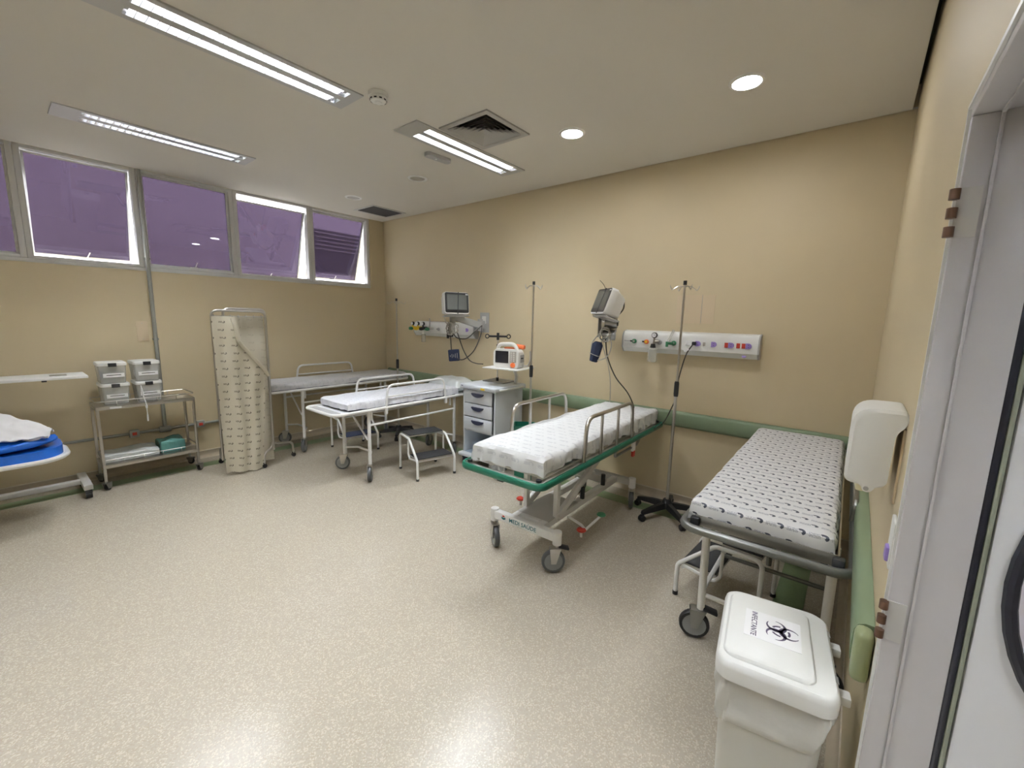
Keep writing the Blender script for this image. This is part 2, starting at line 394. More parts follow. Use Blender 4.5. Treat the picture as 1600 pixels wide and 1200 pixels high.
# green bumper rails
def bumper(name, a, b, inward, lbl, endcap):
    a, b, d = Vector(a), Vector(b), Vector(inward); g = G()
    prof = [(0, -0.07), (0.022, -0.07)]+[(0.022+0.022*math.cos(t*PI/8-PI/2+0.0), 0.048*math.sin(t*PI/8-PI/2)) for t in range(0, 9)]+[(0.022, 0.07), (0, 0.07)]
    prof = [(0, -0.07), (0.02, -0.07), (0.034, -0.062), (0.042, -0.045), (0.044, 0), (0.042, 0.045), (0.034, 0.062), (0.02, 0.07), (0, 0.07)]
    P = [[g.bm.verts.new(q+d*x+Vector((0, 0, z))) for x, z in prof] for q in (a, b)]; k = len(prof)
    for j in range(k): g.bm.faces.new((P[0][j], P[0][(j+1) % k], P[1][(j+1) % k], P[1][j]))
    g.bm.faces.new(P[0][::-1]); g.bm.faces.new(P[1])
    o = struct(g, name, 'rail_green', lbl, cat='rail')
    if endcap:
        h = G(); h.box(a-Vector((0, 0.03, 0))+d*0.021, (0.04, 0.06, 0.14), bev=0.016, seg=3); h.done('end_cap', 'rail_end', o)
bumper('trim_4', (0.09, -0.001, 0.785), (L-0.05, -0.001, 0.785), (0, -1, 0), 'green wall bumper rail behind the bed heads', False)
bumper('trim_5', (L-0.001, -2.44, 0.785), (L-0.001, -0.06, 0.785), (-1, 0, 0), 'green wall bumper rail ending beside the doorway', True)

# ---- windows (five in the strip; wy = mullion centres)
wy = [-4.40, -3.565, -2.785, -1.955, -1.085, -0.235]
wopen = [0.0, 15.0, 0.0, 17.0, 17.0]
g = G(); g.box((-0.07, -2.315, WB+0.018), (0.11, 4.25, 0.036), bev=0.003); struct(g, 'trim_6', 'alu_white', 'white aluminium sill bar under the window strip', cat='trim')
for i in range(5):
    a, b = wy[i]+0.001, wy[i+1]-0.001; z0, z1 = WB+0.037, WT
    f = G(); d = 0.09
    f.box((-0.055, a+0.02, (z0+z1)/2), (d, 0.04, z1-z0), bev=0.003); f.box((-0.055, b-0.02, (z0+z1)/2), (d, 0.04, z1-z0), bev=0.003)
    f.box((-0.055, (a+b)/2, z0+0.012), (d, b-a-0.08, 0.024), bev=0.003); f.box((-0.055, (a+b)/2, z1-0.015), (d, b-a-0.08, 0.03), bev=0.003)
    names = ['closed purple-filmed window at the photo edge', 'slightly open purple-filmed window left of the conduit', 'closed purple-filmed window right of the conduit', 'tilted open purple-filmed window with a bright gap on top', 'tilted open purple-filmed window nearest the corner']
    win = f.done('window_%d' % (i+1), 'alu_white'); win['kind'] = 'structure'; win['label'] = names[i]; win['category'] = 'window'
    ang = rad(wopen[i]); w_, h_ = b-a-(0.088 if ang else 0.0795), z1-z0-(0.062 if ang else 0.0545); drop = 0.045 if i == 3 else 0
    M = T(-0.075 if ang else -0.06, (a+b)/2, z1-(0.034 if ang else 0.0305)-drop) @ RY(ang)
    s_ = G()
    for yy in (-w_/2+0.009, w_/2-0.009): s_.box((0, yy, -h_/2), (0.028, 0.018, h_))
    for zz in (-0.009, -h_+0.009): s_.box((0, 0, zz), (0.028, w_-0.036, 0.018))
    s_.xf(M).done('sash', 'alu_white', win)
    p = G(); p.box((0, 0, -h_/2), (0.004, w_-0.036, h_-0.036)); p.xf(M).done('pane', 'window_film', win)
    k = G(); k.box((0.03, 0.0, -h_+0.012), (0.02, 0.07, 0.014), bev=0.003); k.tube([(0.035, 0.0, -h_+0.015), (0.055, 0.01, -h_+0.02), (0.06, 0.03, -h_+0.07)], 0.005, 6)
    k.xf(M).done('latch', 'white_plastic', win)
g = G(); g.box((-1.68, -1.0, -0.35), (3.0, 16.0, 0.1)); struct(g, 'ground_outside', 'outside_ground', 'added unseen concrete ground outside the windows, blocks light from below', cat='ground')  # unseen slab added to keep sky light from below off the ceiling
# outside wall of the neighbouring block, seen through the panes
g = G(); g.box((-3.35, -1.0, 1.5), (0.3, 16.0, 7.0)); ow = struct(g, 'wall_outside', 'outside', 'pale wall of the neighbouring block outside the windows', cat='wall')
g = G(); g.box((-3.185, 1.05, 2.93), (0.03, 1.05, 0.85)); g.done('outside_window', 'outside_dark', ow)
sl = G(); sl.box((0, 0, 0), (0.03, 1.0, 0.025), rot=RY(0.5)); so = sl.done('blind_slat', 'grey_paint', ow, loc=(-3.16, 1.05, 3.29))
for k in range(1, 5): share(so, 'blind_slat', ow, (-3.16, 1.05, 3.29-0.08*k))

# ---- doorway frame, open outer leaf, hinges
g = G()
g.box((L+0.018, DY1+0.012, DH/2), (0.04, 0.024, DH), bev=0.003); g.box((L+0.075, DY1+0.012, DH/2), (0.074, 0.024, DH), bev=0.002)
g.box((L+0.0395, DY1-0.003, DH/2), (0.005, 0.007, DH), bev=0.001)
g.box((L+0.055, DY0-0.012, DH/2), (0.114, 0.024, DH), bev=0.003)
g.box((L+0.055, (DY0+DY1)/2, DH+0.014), (0.114, DY1-DY0+0.048, 0.028), bev=0.003); g.box((L+0.0395, (DY0+DY1)/2, DH-0.003), (0.005, DY1-DY0, 0.007))
df = struct(g, 'trim_7', 'frame_lilac', 'grey painted metal door frame with hinge leaves', cat='door frame')
g = G(); g.box((L-0.0035, DY1+0.020, DH/2+0.01), (0.007, 0.01, DH+0.02)); g.box((L-0.0035, (DY0+DY1)/2, DH+0.022), (0.007, DY1-DY0+0.05, 0.01)); g.done('frame_edge', 'white_paint', df)
for zc in (1.87, 0.975):
    h = G(); h.box((L+0.014, DY1-0.0012, zc), (0.034, 0.0024, 0.095)); ho = h.done('hinge_leaf', 'grey_paint', df)
    for q in (-0.036, 0.0, 0.036):
        k = G(); k.cyl((L-0.008, DY1-0.006, zc+q-0.010), (L-0.008, DY1-0.006, zc+q+0.010), 0.0085, 12); k.done('knuckle', 'brass', ho)
dx0 = L+0.126
d = thing('door_1', 'white swing door leaf with a black-rimmed oval window', 'door', (dx0, DY1, 0)); d['kind'] = 'structure'
lf = G(); lf.box((0.46, 0.024, 1.02), (0.90, 0.04, 2.0), bev=0.004); lf.done('leaf', 'door_white', d)
e_ = G(); e_.box((-0.008, 0.008, 1.02), (0.013, 0.012, 2.0), bev=0.003); e_.done('edge_seal', 'gasket', d)
e_ = G(); e_.box((0.003, 0.006, 1.02), (0.008, 0.01, 2.0), bev=0.002); e_.done('edge_trim', 'gasket_green', d)
ov = [(0.27+0.235*math.cos(2*PI*i/40), 1.14+0.34*math.sin(2*PI*i/40)) for i in range(40)]
ov2 = [(0.27+0.212*math.cos(2*PI*i/40), 1.14+0.317*math.sin(2*PI*i/40)) for i in range(40)]
Mx = RX(PI/2)
gk = G(); gk.tube([(x*0.5+x2*0.5, -0.002, z*0.5+z2*0.5) for (x, z), (x2, z2) in zip(ov, ov2)], 0.012, 8, closed=True); gk.done('window_gasket', 'gasket', d)
pn = G(); pn.prism(ov2, -0.001, 0.003, Mx); pn.done('window_film', 'door_film', d)
# corridor beyond the doorway
g = G(); g.box((6.85, -3.6, -0.05), (1.9, 4.4, 0.1)); struct(g, 'floor_corridor', 'vinyl', 'vinyl floor of the corridor beyond the doorway', cat='floor')
g = G(); g.box((7.8, -3.6, 1.4), (0.1, 4.4, 2.8)); g.box((6.81, -1.45, 1.4), (1.87, 0.1, 2.8)); g.box((6.81, -5.75, 1.4), (1.87, 0.1, 2.8)); struct(g, 'wall_corridor', 'wall', 'cream corridor walls beyond the doorway', cat='wall')
g = G(); g.box((6.83, -3.6, 2.85), (1.9, 4.4, 0.1)); struct(g, 'ceiling_corridor', 'ceiling', 'white corridor ceiling beyond the doorway', cat='ceiling')

# marks on the back wall: outline left by a removed panel
g = G(); g.box((4.512, -0.0012, 1.757), (0.312, 0.0024, 0.24)); pt = struct(g, 'wall_patch', 'wall_patch', 'repainted rectangle on the wall above the right gas panel', cat='wall patch')
g = G(); g.box((4.565, -0.003, 1.757), (0.003, 0.002, 0.24)); g.done('seam', 'grey_plastic', pt)

# ================================================================== CEILING FITTINGS
slat_me = None
def luminaire(x, y, label, glow='tube_glow', housing=True):
    global slat_me
    t = thing('fluorescent_light', label, 'ceiling light', (x, y, H), 0, 'recessed fluorescent lights')
    sx, sw, sl_, oy = 0.062, 0.072, 1.03, 0.04
    g = G(); hs_ = [(s*sx-sw/2, s*sx+sw/2, oy-sl_/2, oy+sl_/2) for s in (-1, 1)]
    g.holes(-LW/2, LW/2, -LL/2, LL/2, -0.008, hs_)
    for a, b in (((-LW/2, 0, -0.004), (0.002, LL, 0.008)), ((LW/2, 0, -0.004), (0.002, LL, 0.008)), ((0, -LL/2, -0.004), (LW, 0.002, 0.008)), ((0, LL/2, -0.004), (LW, 0.002, 0.008))): g.box(a, b)
    g.done('frame', 'alu_frame', t, fix=False)
    h = G(); h.box((0, 0, 0.105), (LW-0.022, LL-0.022, 0.004))
    for s in (-1, 1): h.box((s*(LW/2-0.012), 0, 0.05), (0.003, LL-0.024, 0.11)); h.box((0, s*(LL/2-0.012), 0.05), (LW-0.024, 0.003, 0.11))
    if housing: h.done('housing', 'white_paint', t)
    for s in (-1, 1):
        r = G(); r.surf(8, 1, lambda u, v: Vector((s*sx+(sw/2)*math.cos(PI*u)*(1.0), oy-sl_/2+sl_*v, -0.007+0.085*math.sin(PI*u)**0.6)))
        tr = r.done('reflector', 'mirror_alu', t)
        b = G(); b.cyl((s*sx, oy-sl_/2+0.03, 0.050), (s*sx, oy+sl_/2-0.03, 0.050), 0.013, 10); b.done('lamp_tube', glow, tr)
        for q in (-1, 1):
            e_ = G(); e_.box((s*sx, oy+q*(sl_/2-0.012), 0.034), (0.05, 0.024, 0.05), bev=0.004); e_.done('lamp_holder', 'grey_plastic', tr)
        for k in range(24):
            yy = oy-sl_/2+0.045+k*(sl_-0.09)/23
            if slat_me is None:
                q = G(); q.box((0, 0, 0), (sw-0.004, 0.003, 0.028)); o = q.done('louvre_slat', 'slat_alu', t, loc=(s*sx, yy, 0.012)); slat_me = o
            else: share(slat_me, 'louvre_slat', t, (s*sx, yy, 0.012))
    return t
ll = ['long twin-tube ceiling light nearest the camera, cut by the top edge', 'twin-tube ceiling light in front of the purple windows', 'twin-tube ceiling light beside the square air diffuser',
      'added unseen twin-tube ceiling light overhead on the doorway side, above the picture', 'added unseen twin-tube ceiling light on the doorway side behind the viewer', 'added unseen twin-tube ceiling light in the middle behind the viewer']
for i, ((x, y), lb) in enumerate(zip(LUM, ll)): luminaire(x, y, lb, 'tube_dim' if i == 1 else 'tube_glow')
t = luminaire(6.55, -3.7, 'added unseen twin-tube surface light of the corridor', housing=False); t.location.z = 2.72  # unseen lamp added to brighten the door leaf and frame

def downlight(x, y, on, label):
    t = thing('downlight', label, 'downlight', (x, y, H), 0, 'lit downlights' if on else 'unlit downlights')
    g = G(); g.lathe([(0.072, 0.0), (0.072, -0.004), (0.076, -0.009), (0.09, -0.008), (0.097, 0.0)], cap=False, n=32); g.done('trim_ring', 'white_paint', t, fix=False)
    c = G(); c.lathe([(0.073, 0.0), (0.06, 0.03), (0.0545, 0.06)], cap=False, n=28); c.done('can', 'white_paint', t)
    l_ = G(); z = -0.003 if on else 0.0
    l_.lathe([(0.0, z), (0.04, z-0.0005), (0.072, z)], cap=False, n=28); l_.done('lens', 'down_glow' if on else 'lamp_off', t)
downlight(*DLON[0], True, 'lit round downlight next to the twin-tube light'); downlight(*DLON[1], True, 'lit round downlight nearest the doorway')
downlight(*DLOFF[0], False, 'unlit round downlight beside the small grey sensor box'); downlight(*DLOFF[1], False, 'unlit round downlight beside the dark return grille')

t = thing('air_diffuser', 'square louvred air diffuser in the ceiling', 'air diffuser', (DIFF[0], DIFF[1], H))
a = DIFF[2]
g = G(); g.holes(-a, a, -a, a, -0.010, [(-0.195, 0.195, -0.195, 0.195)])
for s in (-1, 1): g.box((s*a, 0, -0.005), (0.002, 2*a, 0.01)); g.box((0, s*a, -0.005), (2*a, 0.002, 0.01))
g.done('frame', 'diffuser_grey', t, fix=False)
for k in range(6):
    o_ = 0.192-k*0.031; i_ = o_-0.044
    if i_ < 0.004: i_ = 0.004
    q = G()
    for r_ in range(4):
        M = RZ(r_*PI/2); vs = [q.bm.verts.new(M @ Vector(p)) for p in ((-o_, -o_, -0.010), (o_, -o_, -0.010), (i_, -i_, 0.022), (-i_, -i_, 0.022))]; q.bm.faces.new(vs)
    q.done('louvre_ring', 'diffuser_grey', t)
q = G(); q.box((0, 0, 0.06), (0.4, 0.4, 0.004)); q.done('back_plate', 'plenum_shade', t)

t = thing('return_grille', 'dark rectangular return-air grille near the corner', 'grille', ((GRI[0]+GRI[1])/2, (GRI[2]+GRI[3])/2, H))
gw, gl = GRI[1]-GRI[0], GRI[3]-GRI[2]
g = G(); g.holes(-gw/2, gw/2, -gl/2, gl/2, -0.006, [(-gw/2+0.03, gw/2-0.03, -gl/2+0.03, gl/2-0.03)])
for s in (-1, 1): g.box((s*gw/2, 0, -0.003), (0.002, gl, 0.006)); g.box((0, s*gl/2, -0.003), (gw, 0.002, 0.006))
g.done('frame', 'grey_paint', t, fix=False)
q = G(); q.box((0, 0, 0), (gw-0.06, 0.002, 0.03), rot=RX(0.7)); so = q.done('slat', 'grille_dark', t, loc=(0, -gl/2+0.045, 0.005))
for k in range(1, 18): share(so, 'slat', t, (0, -gl/2+0.045+k*(gl-0.09)/17, 0.005))
q = G(); q.box((0, 0, 0.05), (gw-0.055, gl-0.055, 0.004)); q.done('back_plate', 'plenum_shade', t)

t = thing('smoke_detector', 'round white smoke detector on the ceiling', 'smoke detector', (3.146, -2.166, H))
g = G(); g.lathe([(0.0, -0.022), (0.058, -0.022), (0.060, -0.004), (0.060, 0.0), (0.0, 0.0)], cap=False); g.done('base', 'white_plastic', t)
g = G(); g.lathe([(0.0, -0.055), (0.02, -0.055), (0.024, -0.050), (0.045, -0.046), (0.052, -0.034), (0.052, -0.022), (0.0, -0.022)], cap=False); hd = g.done('head', 'white_plastic', t)
q = G(); q.box((0, 0, 0), (0.016, 0.003, 0.007)); so = q.done('vent_slot', 'black_plastic', hd, loc=(0.0, -0.0505, -0.040))
for k in range(1, 10): aa = k*2*PI/10-PI/2; share(so, 'vent_slot', hd, (0.0505*math.cos(aa), 0.0505*math.sin(aa), -0.040), (0, 0, aa+PI/2))
t = thing('sensor_box', 'small grey sensor box on the ceiling beside the twin-tube light', 'sensor', (2.66, -1.26, H), rad(-5))
g = G(); g.prism([(x, y) for x, y in rrect(0.07, 0.25, 0.025)], -0.03, 0.0); g.done('case', 'grey_plastic', t)
g = G(); g.lathe([(0.0, -0.036), (0.008, -0.034), (0.01, -0.03)], (0, -0.02, 0), cap=False, n=12); g.done('lens', 'white_plastic', t)

# ================================================================== WALL ITEMS
# conduits on the window wall
t = thing('electrical_conduit', 'grey vertical conduit pipe running down between the windows', 'conduit', (0.022, -2.765, 0.4))
g = G(); g.cyl((0, 0, 0.03), (0, 0, 2.59), 0.018, 12); g.done('pipe', 'conduit', t)
for z in (0.95, 1.75):
    g = G(); g.box((-0.006, 0, z), (0.034, 0.05, 0.02), bev=0.004); g.done('clip', 'steel_dark', t)
g = G(); g.box((0.0, 0, 0.0), (0.044, 0.10, 0.06), bev=0.006); g.done('junction_box', 'conduit', t)
t = thing('wall_conduit', 'grey horizontal conduit along the wall above the skirting', 'conduit', (0.02, -2.9, 0.4))
g = G(); g.cyl((0, -0.62, 0), (0, 0.084, 0), 0.014, 10); g.cyl((0, 0.186, 0), (0, 0.95, 0), 0.014, 10); g.done('pipe', 'conduit', t)
for i, y in enumerate((-3.02, -2.461)):
    t = thing('socket_box', ('grey socket box with a red outlet behind the steel trolley', 'grey socket box with a red outlet beside the privacy screen')[i], 'socket', (0.056, y, 0.405), 0, 'red sockets on the conduit')
    g = G(); g.box((0, 0, 0), (0.04, 0.075, 0.075), bev=0.006); g.done('box', 'conduit', t)
    g = G(); g.box((0.021, 0, 0), (0.006, 0.035, 0.03), bev=0.002); g.done('outlet', 'red', t)
t = thing('blank_plate', 'cream blank cover plate on the wall beside the conduit', 'cover plate', (0.004, -2.86, 1.43))
g = G(); g.box((0, 0, 0), (0.007, 0.09, 0.20), bev=0.003); g.done('plate', 'wall_patch', t)
g = G()
for z in (-0.08, 0.08): g.cyl((0.003, 0, z), (0.006, 0, z), 0.004, 8)
g.done('screw', 'steel', t)

# bedhead gas panels
def outlet(t, x, col, z=0.0, key='grey_plastic'):
    g = G(); g.lathe([(0.0, 0.018), (0.016, 0.018), (0.021, 0.012), (0.021, 0.0), (0.0, 0.0)], (x, -0.082, z), RX(PI/2), 16, cap=False); o = g.done('gas_outlet', col, t)
    h = G(); h.cyl((x, -0.099, z), (x, -0.104, z), 0.010, 10); h.done('outlet_core', key, o)
    k = G(); k.box((x-0.034, -0.083, z), (0.018, 0.004, 0.012)); k.done('tag', 'black_plastic', o)
def gas_panel(x0, x1, z, label):
    t = thing('bedhead_gas_unit', label, 'gas panel', ((x0+x1)/2, 0, z), 0, 'bedhead gas panels'); w = x1-x0
    prof = [(0, -0.10), (-0.045, -0.098), (-0.080, -0.055), (-0.082, 0.05), (-0.055, 0.088), (0, 0.10)]
    g = G(); A = [g.bm.verts.new((-w/2, y-0.001, zz)) for y, zz in prof]; B = [g.bm.verts.new((w/2, y-0.001, zz)) for y, zz in prof]
    k = len(prof)
    for j in range(k): g.bm.faces.new((A[j], A[(j+1) % k], B[(j+1) % k], B[j]))
    g.bm.faces.new(A[::-1]); g.bm.faces.new(B); g.done('channel', 'white_plastic', t)
    for s in (-1, 1):
        e_ = G(); P0 = [e_.bm.verts.new((s*(w/2), y*1.04-0.001, zz*1.03)) for y, zz in prof]; P1 = [e_.bm.verts.new((s*(w/2+0.012), y*1.02-0.001, zz*1.0)) for y, zz in prof]
        for j in range(k): e_.bm.faces.new((P0[j], P0[(j+1) % k], P1[(j+1) % k], P1[j]))
        e_.bm.faces.new(P0[::-1]); e_.bm.faces.new(P1); e_.done('end_cap', 'grey_plastic', t)
    return t
def socket_purple(t, x, z=0.0, red=False):
    if red:
        g = G(); g.box((x-0.028, -0.084, z), (0.026, 0.006, 0.04), bev=0.002); g.done('red_plate', 'red', t)
    g = G(); g.prism([(0.022*math.cos(a), 0.022*math.sin(a)) for a in [i*PI/8-PI/2 for i in range(9)]]+[(-0.02, 0.022), (-0.02, -0.022)], 0, 0.008, T(x+0.008, -0.082, z) @ RX(PI/2))
    o = g.done('power_socket', 'purple', t)
    h = G(); 
    for q in (-0.008, 0.008): h.cyl((x+0.008, -0.089, z+q), (x+0.008, -0.0915, z+q), 0.003, 8)
    h.done('socket_hole', 'black_plastic', o)
def gauge(t, x, z, y=-0.13, m='steel'):
    g = G(); g.lathe([(0.0, 0.012), (0.021, 0.012), (0.025, 0.008), (0.025, -0.012), (0.0, -0.012)], (x, y, z), RX(PI/2), 18, cap=False); o = g.done('pressure_gauge', 'bezel', t)
    h = G(); h.cyl((x, y-0.0125, z), (x, y-0.0135, z), 0.019, 16); h.done('gauge_dial', 'paper', o)
    k = G(); k.box((x+0.004, y-0.0145, z+0.003), (0.014, 0.001, 0.0025), rot=RY(0.6)); k.done('needle', 'ink', o)
P2 = gas_panel(3.912, 5.028, 1.462, 'white bedhead gas panel right of the drip stand, with red and purple outlets')
px2 = 4.47
outlet(P2, 4.024-px2, 'green_plastic'); outlet(P2, 4.14-px2, 'orange', key='yellow'); outlet(P2, 4.26-px2, 'grey_plastic'); outlet(P2, 4.384-px2, 'green_plastic')
for x, rd in ((4.575, False), (4.70, False), (4.83, True), (4.955, True)): socket_purple(P2, x-px2, 0.006, rd)
g = G(); g.box((4.889-px2, -0.084, 0.006), (0.026, 0.006, 0.04), bev=0.002); g.done('red_plate', 'red', P2)
g = G(); g.box((4.50-px2, -0.084, 0.008), (0.03, 0.006, 0.04), bev=0.002); g.done('switch_plate', 'paper', P2)
g = G(); g.box((4.632-px2, -0.084, 0.006), (0.02, 0.006, 0.03), bev=0.002); g.done('lamp_plate', 'cable_grey', P2)
g = G(); g.lathe([(0.0, 0.006), (0.016, 0.006), (0.017, 0.0), (0, 0)], (4.935-px2, -0.066, -0.075), RX(PI/2-0.6), 14, cap=False); g.done('data_socket', 'purple', P2)
g = G(); g.box((3.95-px2, -0.083, 0.0), (0.05, 0.003, 0.008)); g.done('maker_mark', 'grey_plastic', P2)
# suction bottle and flowmeter hung on panel 2
t = thing('suction_regulator', 'suction regulator with clear jar hanging on the right gas panel', 'suction regulator', (4.24, -0.115, 1.47))
gauge(t, -0.012, 0.055, -0.02)
g = G(); g.cyl((0.02, 0.0, 0.0), (-0.012, -0.02, 0.0), 0.016, 12); g.cyl((-0.012, -0.02, -0.02), (-0.012, -0.02, 0.04), 0.009, 10); g.done('valve_body', 'steel', t)
g = G(); g.cyl((-0.02, -0.02, -0.055), (-0.02, -0.02, -0.02), 0.026, 16, 0.018); g.done('jar_lid', 'bezel', t)
g = G(); g.lathe([(0.030, -0.058), (0.040, -0.068), (0.041, -0.175), (0.036, -0.182), (0.0, -0.182)], (-0.02, -0.02, 0), n=20, cap=False); g.done('jar', 'clear', t)
t = thing('oxygen_flowmeter', 'green flowmeter with slanted clear tube on the right gas panel', 'flowmeter', (4.36, -0.118, 1.46))
g = G(); g.cyl((0.024, 0.012, 0.0), (-0.02, -0.012, 0.0), 0.012, 12); g.cyl((-0.02, -0.012, -0.03), (-0.02, -0.012, 0.015), 0.012, 12); g.done('valve_body', 'green_plastic', t)
g = G(); g.cyl((-0.012, -0.012, 0.015), (0.03, -0.012, 0.115), 0.011, 12); g.done('flow_tube', 'clear', t)

P1 = gas_panel(0.80, 1.95, 1.48, 'white bedhead gas panel near the corner, with pressure gauges')
for x, c in ((-0.34, 'green_plastic'), (-0.06, 'grey_plastic')): outlet(P1, x, c)
for x in (0.18, 0.46): socket_purple(P1, x, 0.006)
for q, (x, vm, knob) in enumerate(((0.855, 'yellow', 'green_plastic'), (0.965, 'yellow', 'yellow'), (1.075, 'bezel', 'black_plastic'), (1.20, 'steel', 'green_plastic'))):
    t = thing('gas_regulator', ('green-knobbed gas regulator at the end of the corner gas panel', 'yellow gas regulator on the corner gas panel', 'black vacuum regulator on the corner gas panel', 'small green flowmeter on the corner gas panel')[q], 'regulator', (x, -0.12, 1.49), 0, 'regulators on the corner gas panel')
    if q < 3: gauge(t, 0.0, 0.055, -0.03)
    else:
        g = G(); g.cyl((0, -0.02, 0.0), (0, -0.02, 0.13), 0.008, 10); g.done('flow_tube', 'clear', t)
    g = G(); g.cyl((0, 0.036, 0), (0, -0.04, 0), 0.017, 12); g.cyl((0, -0.03, -0.03), (0, -0.03, 0.032), 0.010, 10); g.done('valve_body', vm, t)
    g = G(); g.lathe([(0.0, 0.055), (0.02, 0.05), (0.024, 0.02), (0.018, 0.0), (0, 0)], (0, -0.035, -0.012), RX(PI/2), 12, cap=False); g.done('knob', knob, t)
t = thing('collection_jar', 'small clear collection jar under the corner gas panel', 'jar', (1.06, -0.13, 1.30))
g = G(); g.lathe([(0.022, 0.11), (0.030, 0.10), (0.032, 0.008), (0.028, 0.0), (0.0, 0.0)], n=16, cap=False); g.done('jar', 'clear', t)
g = G(); g.cyl((0, 0, 0.105), (0, 0, 0.145), 0.022, 14, 0.014); g.done('lid', 'white_plastic', t)

# ---- wall-arm patient monitors
def arm_link(t, a, b, r0, r1, m='grey_plastic'):
    a, b = Vector(a), Vector(b); d = (b-a).normalized(); q = d.to_track_quat('X', 'Z').to_matrix().to_4x4(); ln = (b-a).length
    g = G(); V = []
    for x, r in ((0, r0), (ln*0.5, (r0+r1)/2*1.05), (ln, r1)):
        V.append([g.bm.verts.new((T(*a) @ q) @ Vector((x, y*r, z*r))) for y, z in ((-.6, -.7), (.6, -.7), (.75, 0), (.6, .7), (-.6, .7), (-.75, 0))])
    for A, B in zip(V, V[1:]):
        for j in range(6): g.bm.faces.new((A[j], A[(j+1) % 6], B[(j+1) % 6], B[j]))
    g.bm.faces.new(V[0][::-1]); g.bm.faces.new(V[-1]); return g.done('arm_link', m, t)
def monitor(t, c, nrm, tilt, w, h, dp, wedge):
    """monitor head at c facing nrm; local +y is the back"""
    rz = math.atan2(nrm[1], nrm[0])+PI/2; M = T(*c) @ RZ(rz) @ RX(tilt)
    g = G(); fr = rrect(w, h, 0.028); k = len(fr)
    secs = [(-dp*0.5, 0.97), (-dp*0.5+0.012, 1.0), (-dp*0.12, 1.0), (-dp*0.05, 0.95), (dp*0.5, wedge)]
    V = [[g.bm.verts.new(M @ Vector((x*s, y, z*s-(1-s)*h*0.22))) for x, z in fr] for y, s in secs]
    for A, B in zip(V, V[1:]):
        for j in range(k): g.bm.faces.new((A[j], A[(j+1) % k], B[(j+1) % k], B[j]))
    g.bm.faces.new(V[0][::-1]); g.bm.faces.new(V[-1]); hd = g.done('monitor_case', 'device_white', t)
    b = G(); b.prism([(x, z+0.004) for x, z in rrect(w*0.94, h*0.91, 0.018)], dp*0.5-0.001, dp*0.5+0.003, M @ RX(PI/2)); b.done('bezel', 'bezel', hd)
    s = G(); s.box((0, -dp*0.5-0.0035, 0.010), (w*0.78, 0.002, h*0.68)); s.xf(M).done('display', 'screen_glass', hd)
    s = G(); s.box((0.012, -dp*0.5-0.006, 0.0), (0.010, 0.003, h*0.98), rot=RY(0.06)); s.xf(M).done('strap', 'ink', hd)
    s = G(); s.box((w*0.40, -dp*0.5-0.004, h*0.40), (0.03, 0.002, 0.010)); s.xf(M).done('badge', 'paper', hd)
    p = G(); p.box((0.02, 0.01, -h*0.5-0.012), (w*0.9, dp*0.9, 0.012), bev=0.003); p.xf(M).done('tray', 'grey_plastic', t)
    return M
def coil(t, c, r, seed, m='cable_grey', turns=5, name='cable_coil'):
    rnd = random.Random(seed); P = []
    for i in range(turns*14):
        a = 2*PI*i/14; q = r*(0.75+0.35*rnd.random()*0.6); P.append(Vector(c)+Vector((q*math.cos(a), rnd.uniform(-.02, .02), q*math.sin(a)*1.15)))
    g = G(); g.tube(P, 0.0045, 5); g.done(name, m, t)

# monitor 1 (near the corner)
t = thing('patient_monitor', 'wall-arm patient monitor above the corner gas panel, screen facing the room', 'monitor', (2.065, 0, 1.585), 0, 'wall-arm patient monitors')
g = G(); g.box((0.0, -0.006, 0.0), (0.145, 0.012, 0.24), bev=0.003); g.done('wall_plate', 'grey_plastic', t)
g = G(); g.box((0.0, -0.016, 0.03), (0.06, 0.012, 0.09), bev=0.004); g.done('socket_plate', 'white_plastic', t)
g = G(); g.box((0.0, -0.045, -0.03), (0.055, 0.07, 0.10), bev=0.012); g.cyl((0.0, -0.085, -0.10), (0, -0.085, 0.04), 0.032, 16); g.done('pivot', 'grey_plastic', t)
arm_link(t, (0.0, -0.085, -0.035), (-0.12, -0.40, 0.055), 0.055, 0.045)
g = G(); g.cyl((-0.125, -0.42, -0.04), (-0.125, -0.42, 0.09), 0.034, 16); g.cyl((-0.115, -0.44, -0.13), (-0.115, -0.44, -0.02), 0.038, 16); g.done('elbow', 'steel_dark', t)
monitor(t, (-0.055, -0.46, 0.205), (0.93, -0.36), rad(-6), 0.30, 0.245, 0.17, 0.8)
coil(t, (-0.11, -0.47, -0.075), 0.07, 3); coil(t, (-0.04, -0.46, -0.07), 0.055, 5); coil(t, (-0.13, -0.44, -0.11), 0.06, 8, 'cable')
g = G(); g.cyl((-0.17, -0.45, -0.19), (-0.17, -0.45, -0.13), 0.016, 10); g.done('sensor_plug', 'black_plastic', t)
g = G(); g.tube(spline([(-0.20, -0.42, 0.19), (-0.235, -0.44, 0.10), (-0.20, -0.46, 0.0), (-0.13, -0.46, -0.05)]), 0.005, 6); g.done('lead_wire', 'cable_grey', t)
g = G(); g.box((-0.21, -0.42, 0.20), (0.02, 0.03, 0.05), bev=0.004); g.done('lead_connector', 'grey_plastic', t)
g = G(); g.tube(spline([(-0.10, -0.45, -0.10), (-0.02, -0.45, -0.175), (0.09, -0.40, -0.18), (0.15, -0.33, -0.10), (0.185, -0.25, -0.03)]), 0.006, 6); g.tube(spline([(0.185, -0.25, -0.03), (0.21, -0.3, -0.15), (0.18, -0.38, -0.32), (0.07, -0.43, -0.42), (-0.03, -0.45, -0.41), (-0.08, -0.46, -0.36)]), 0.006, 6); g.done('pressure_hose', 'cable', t)
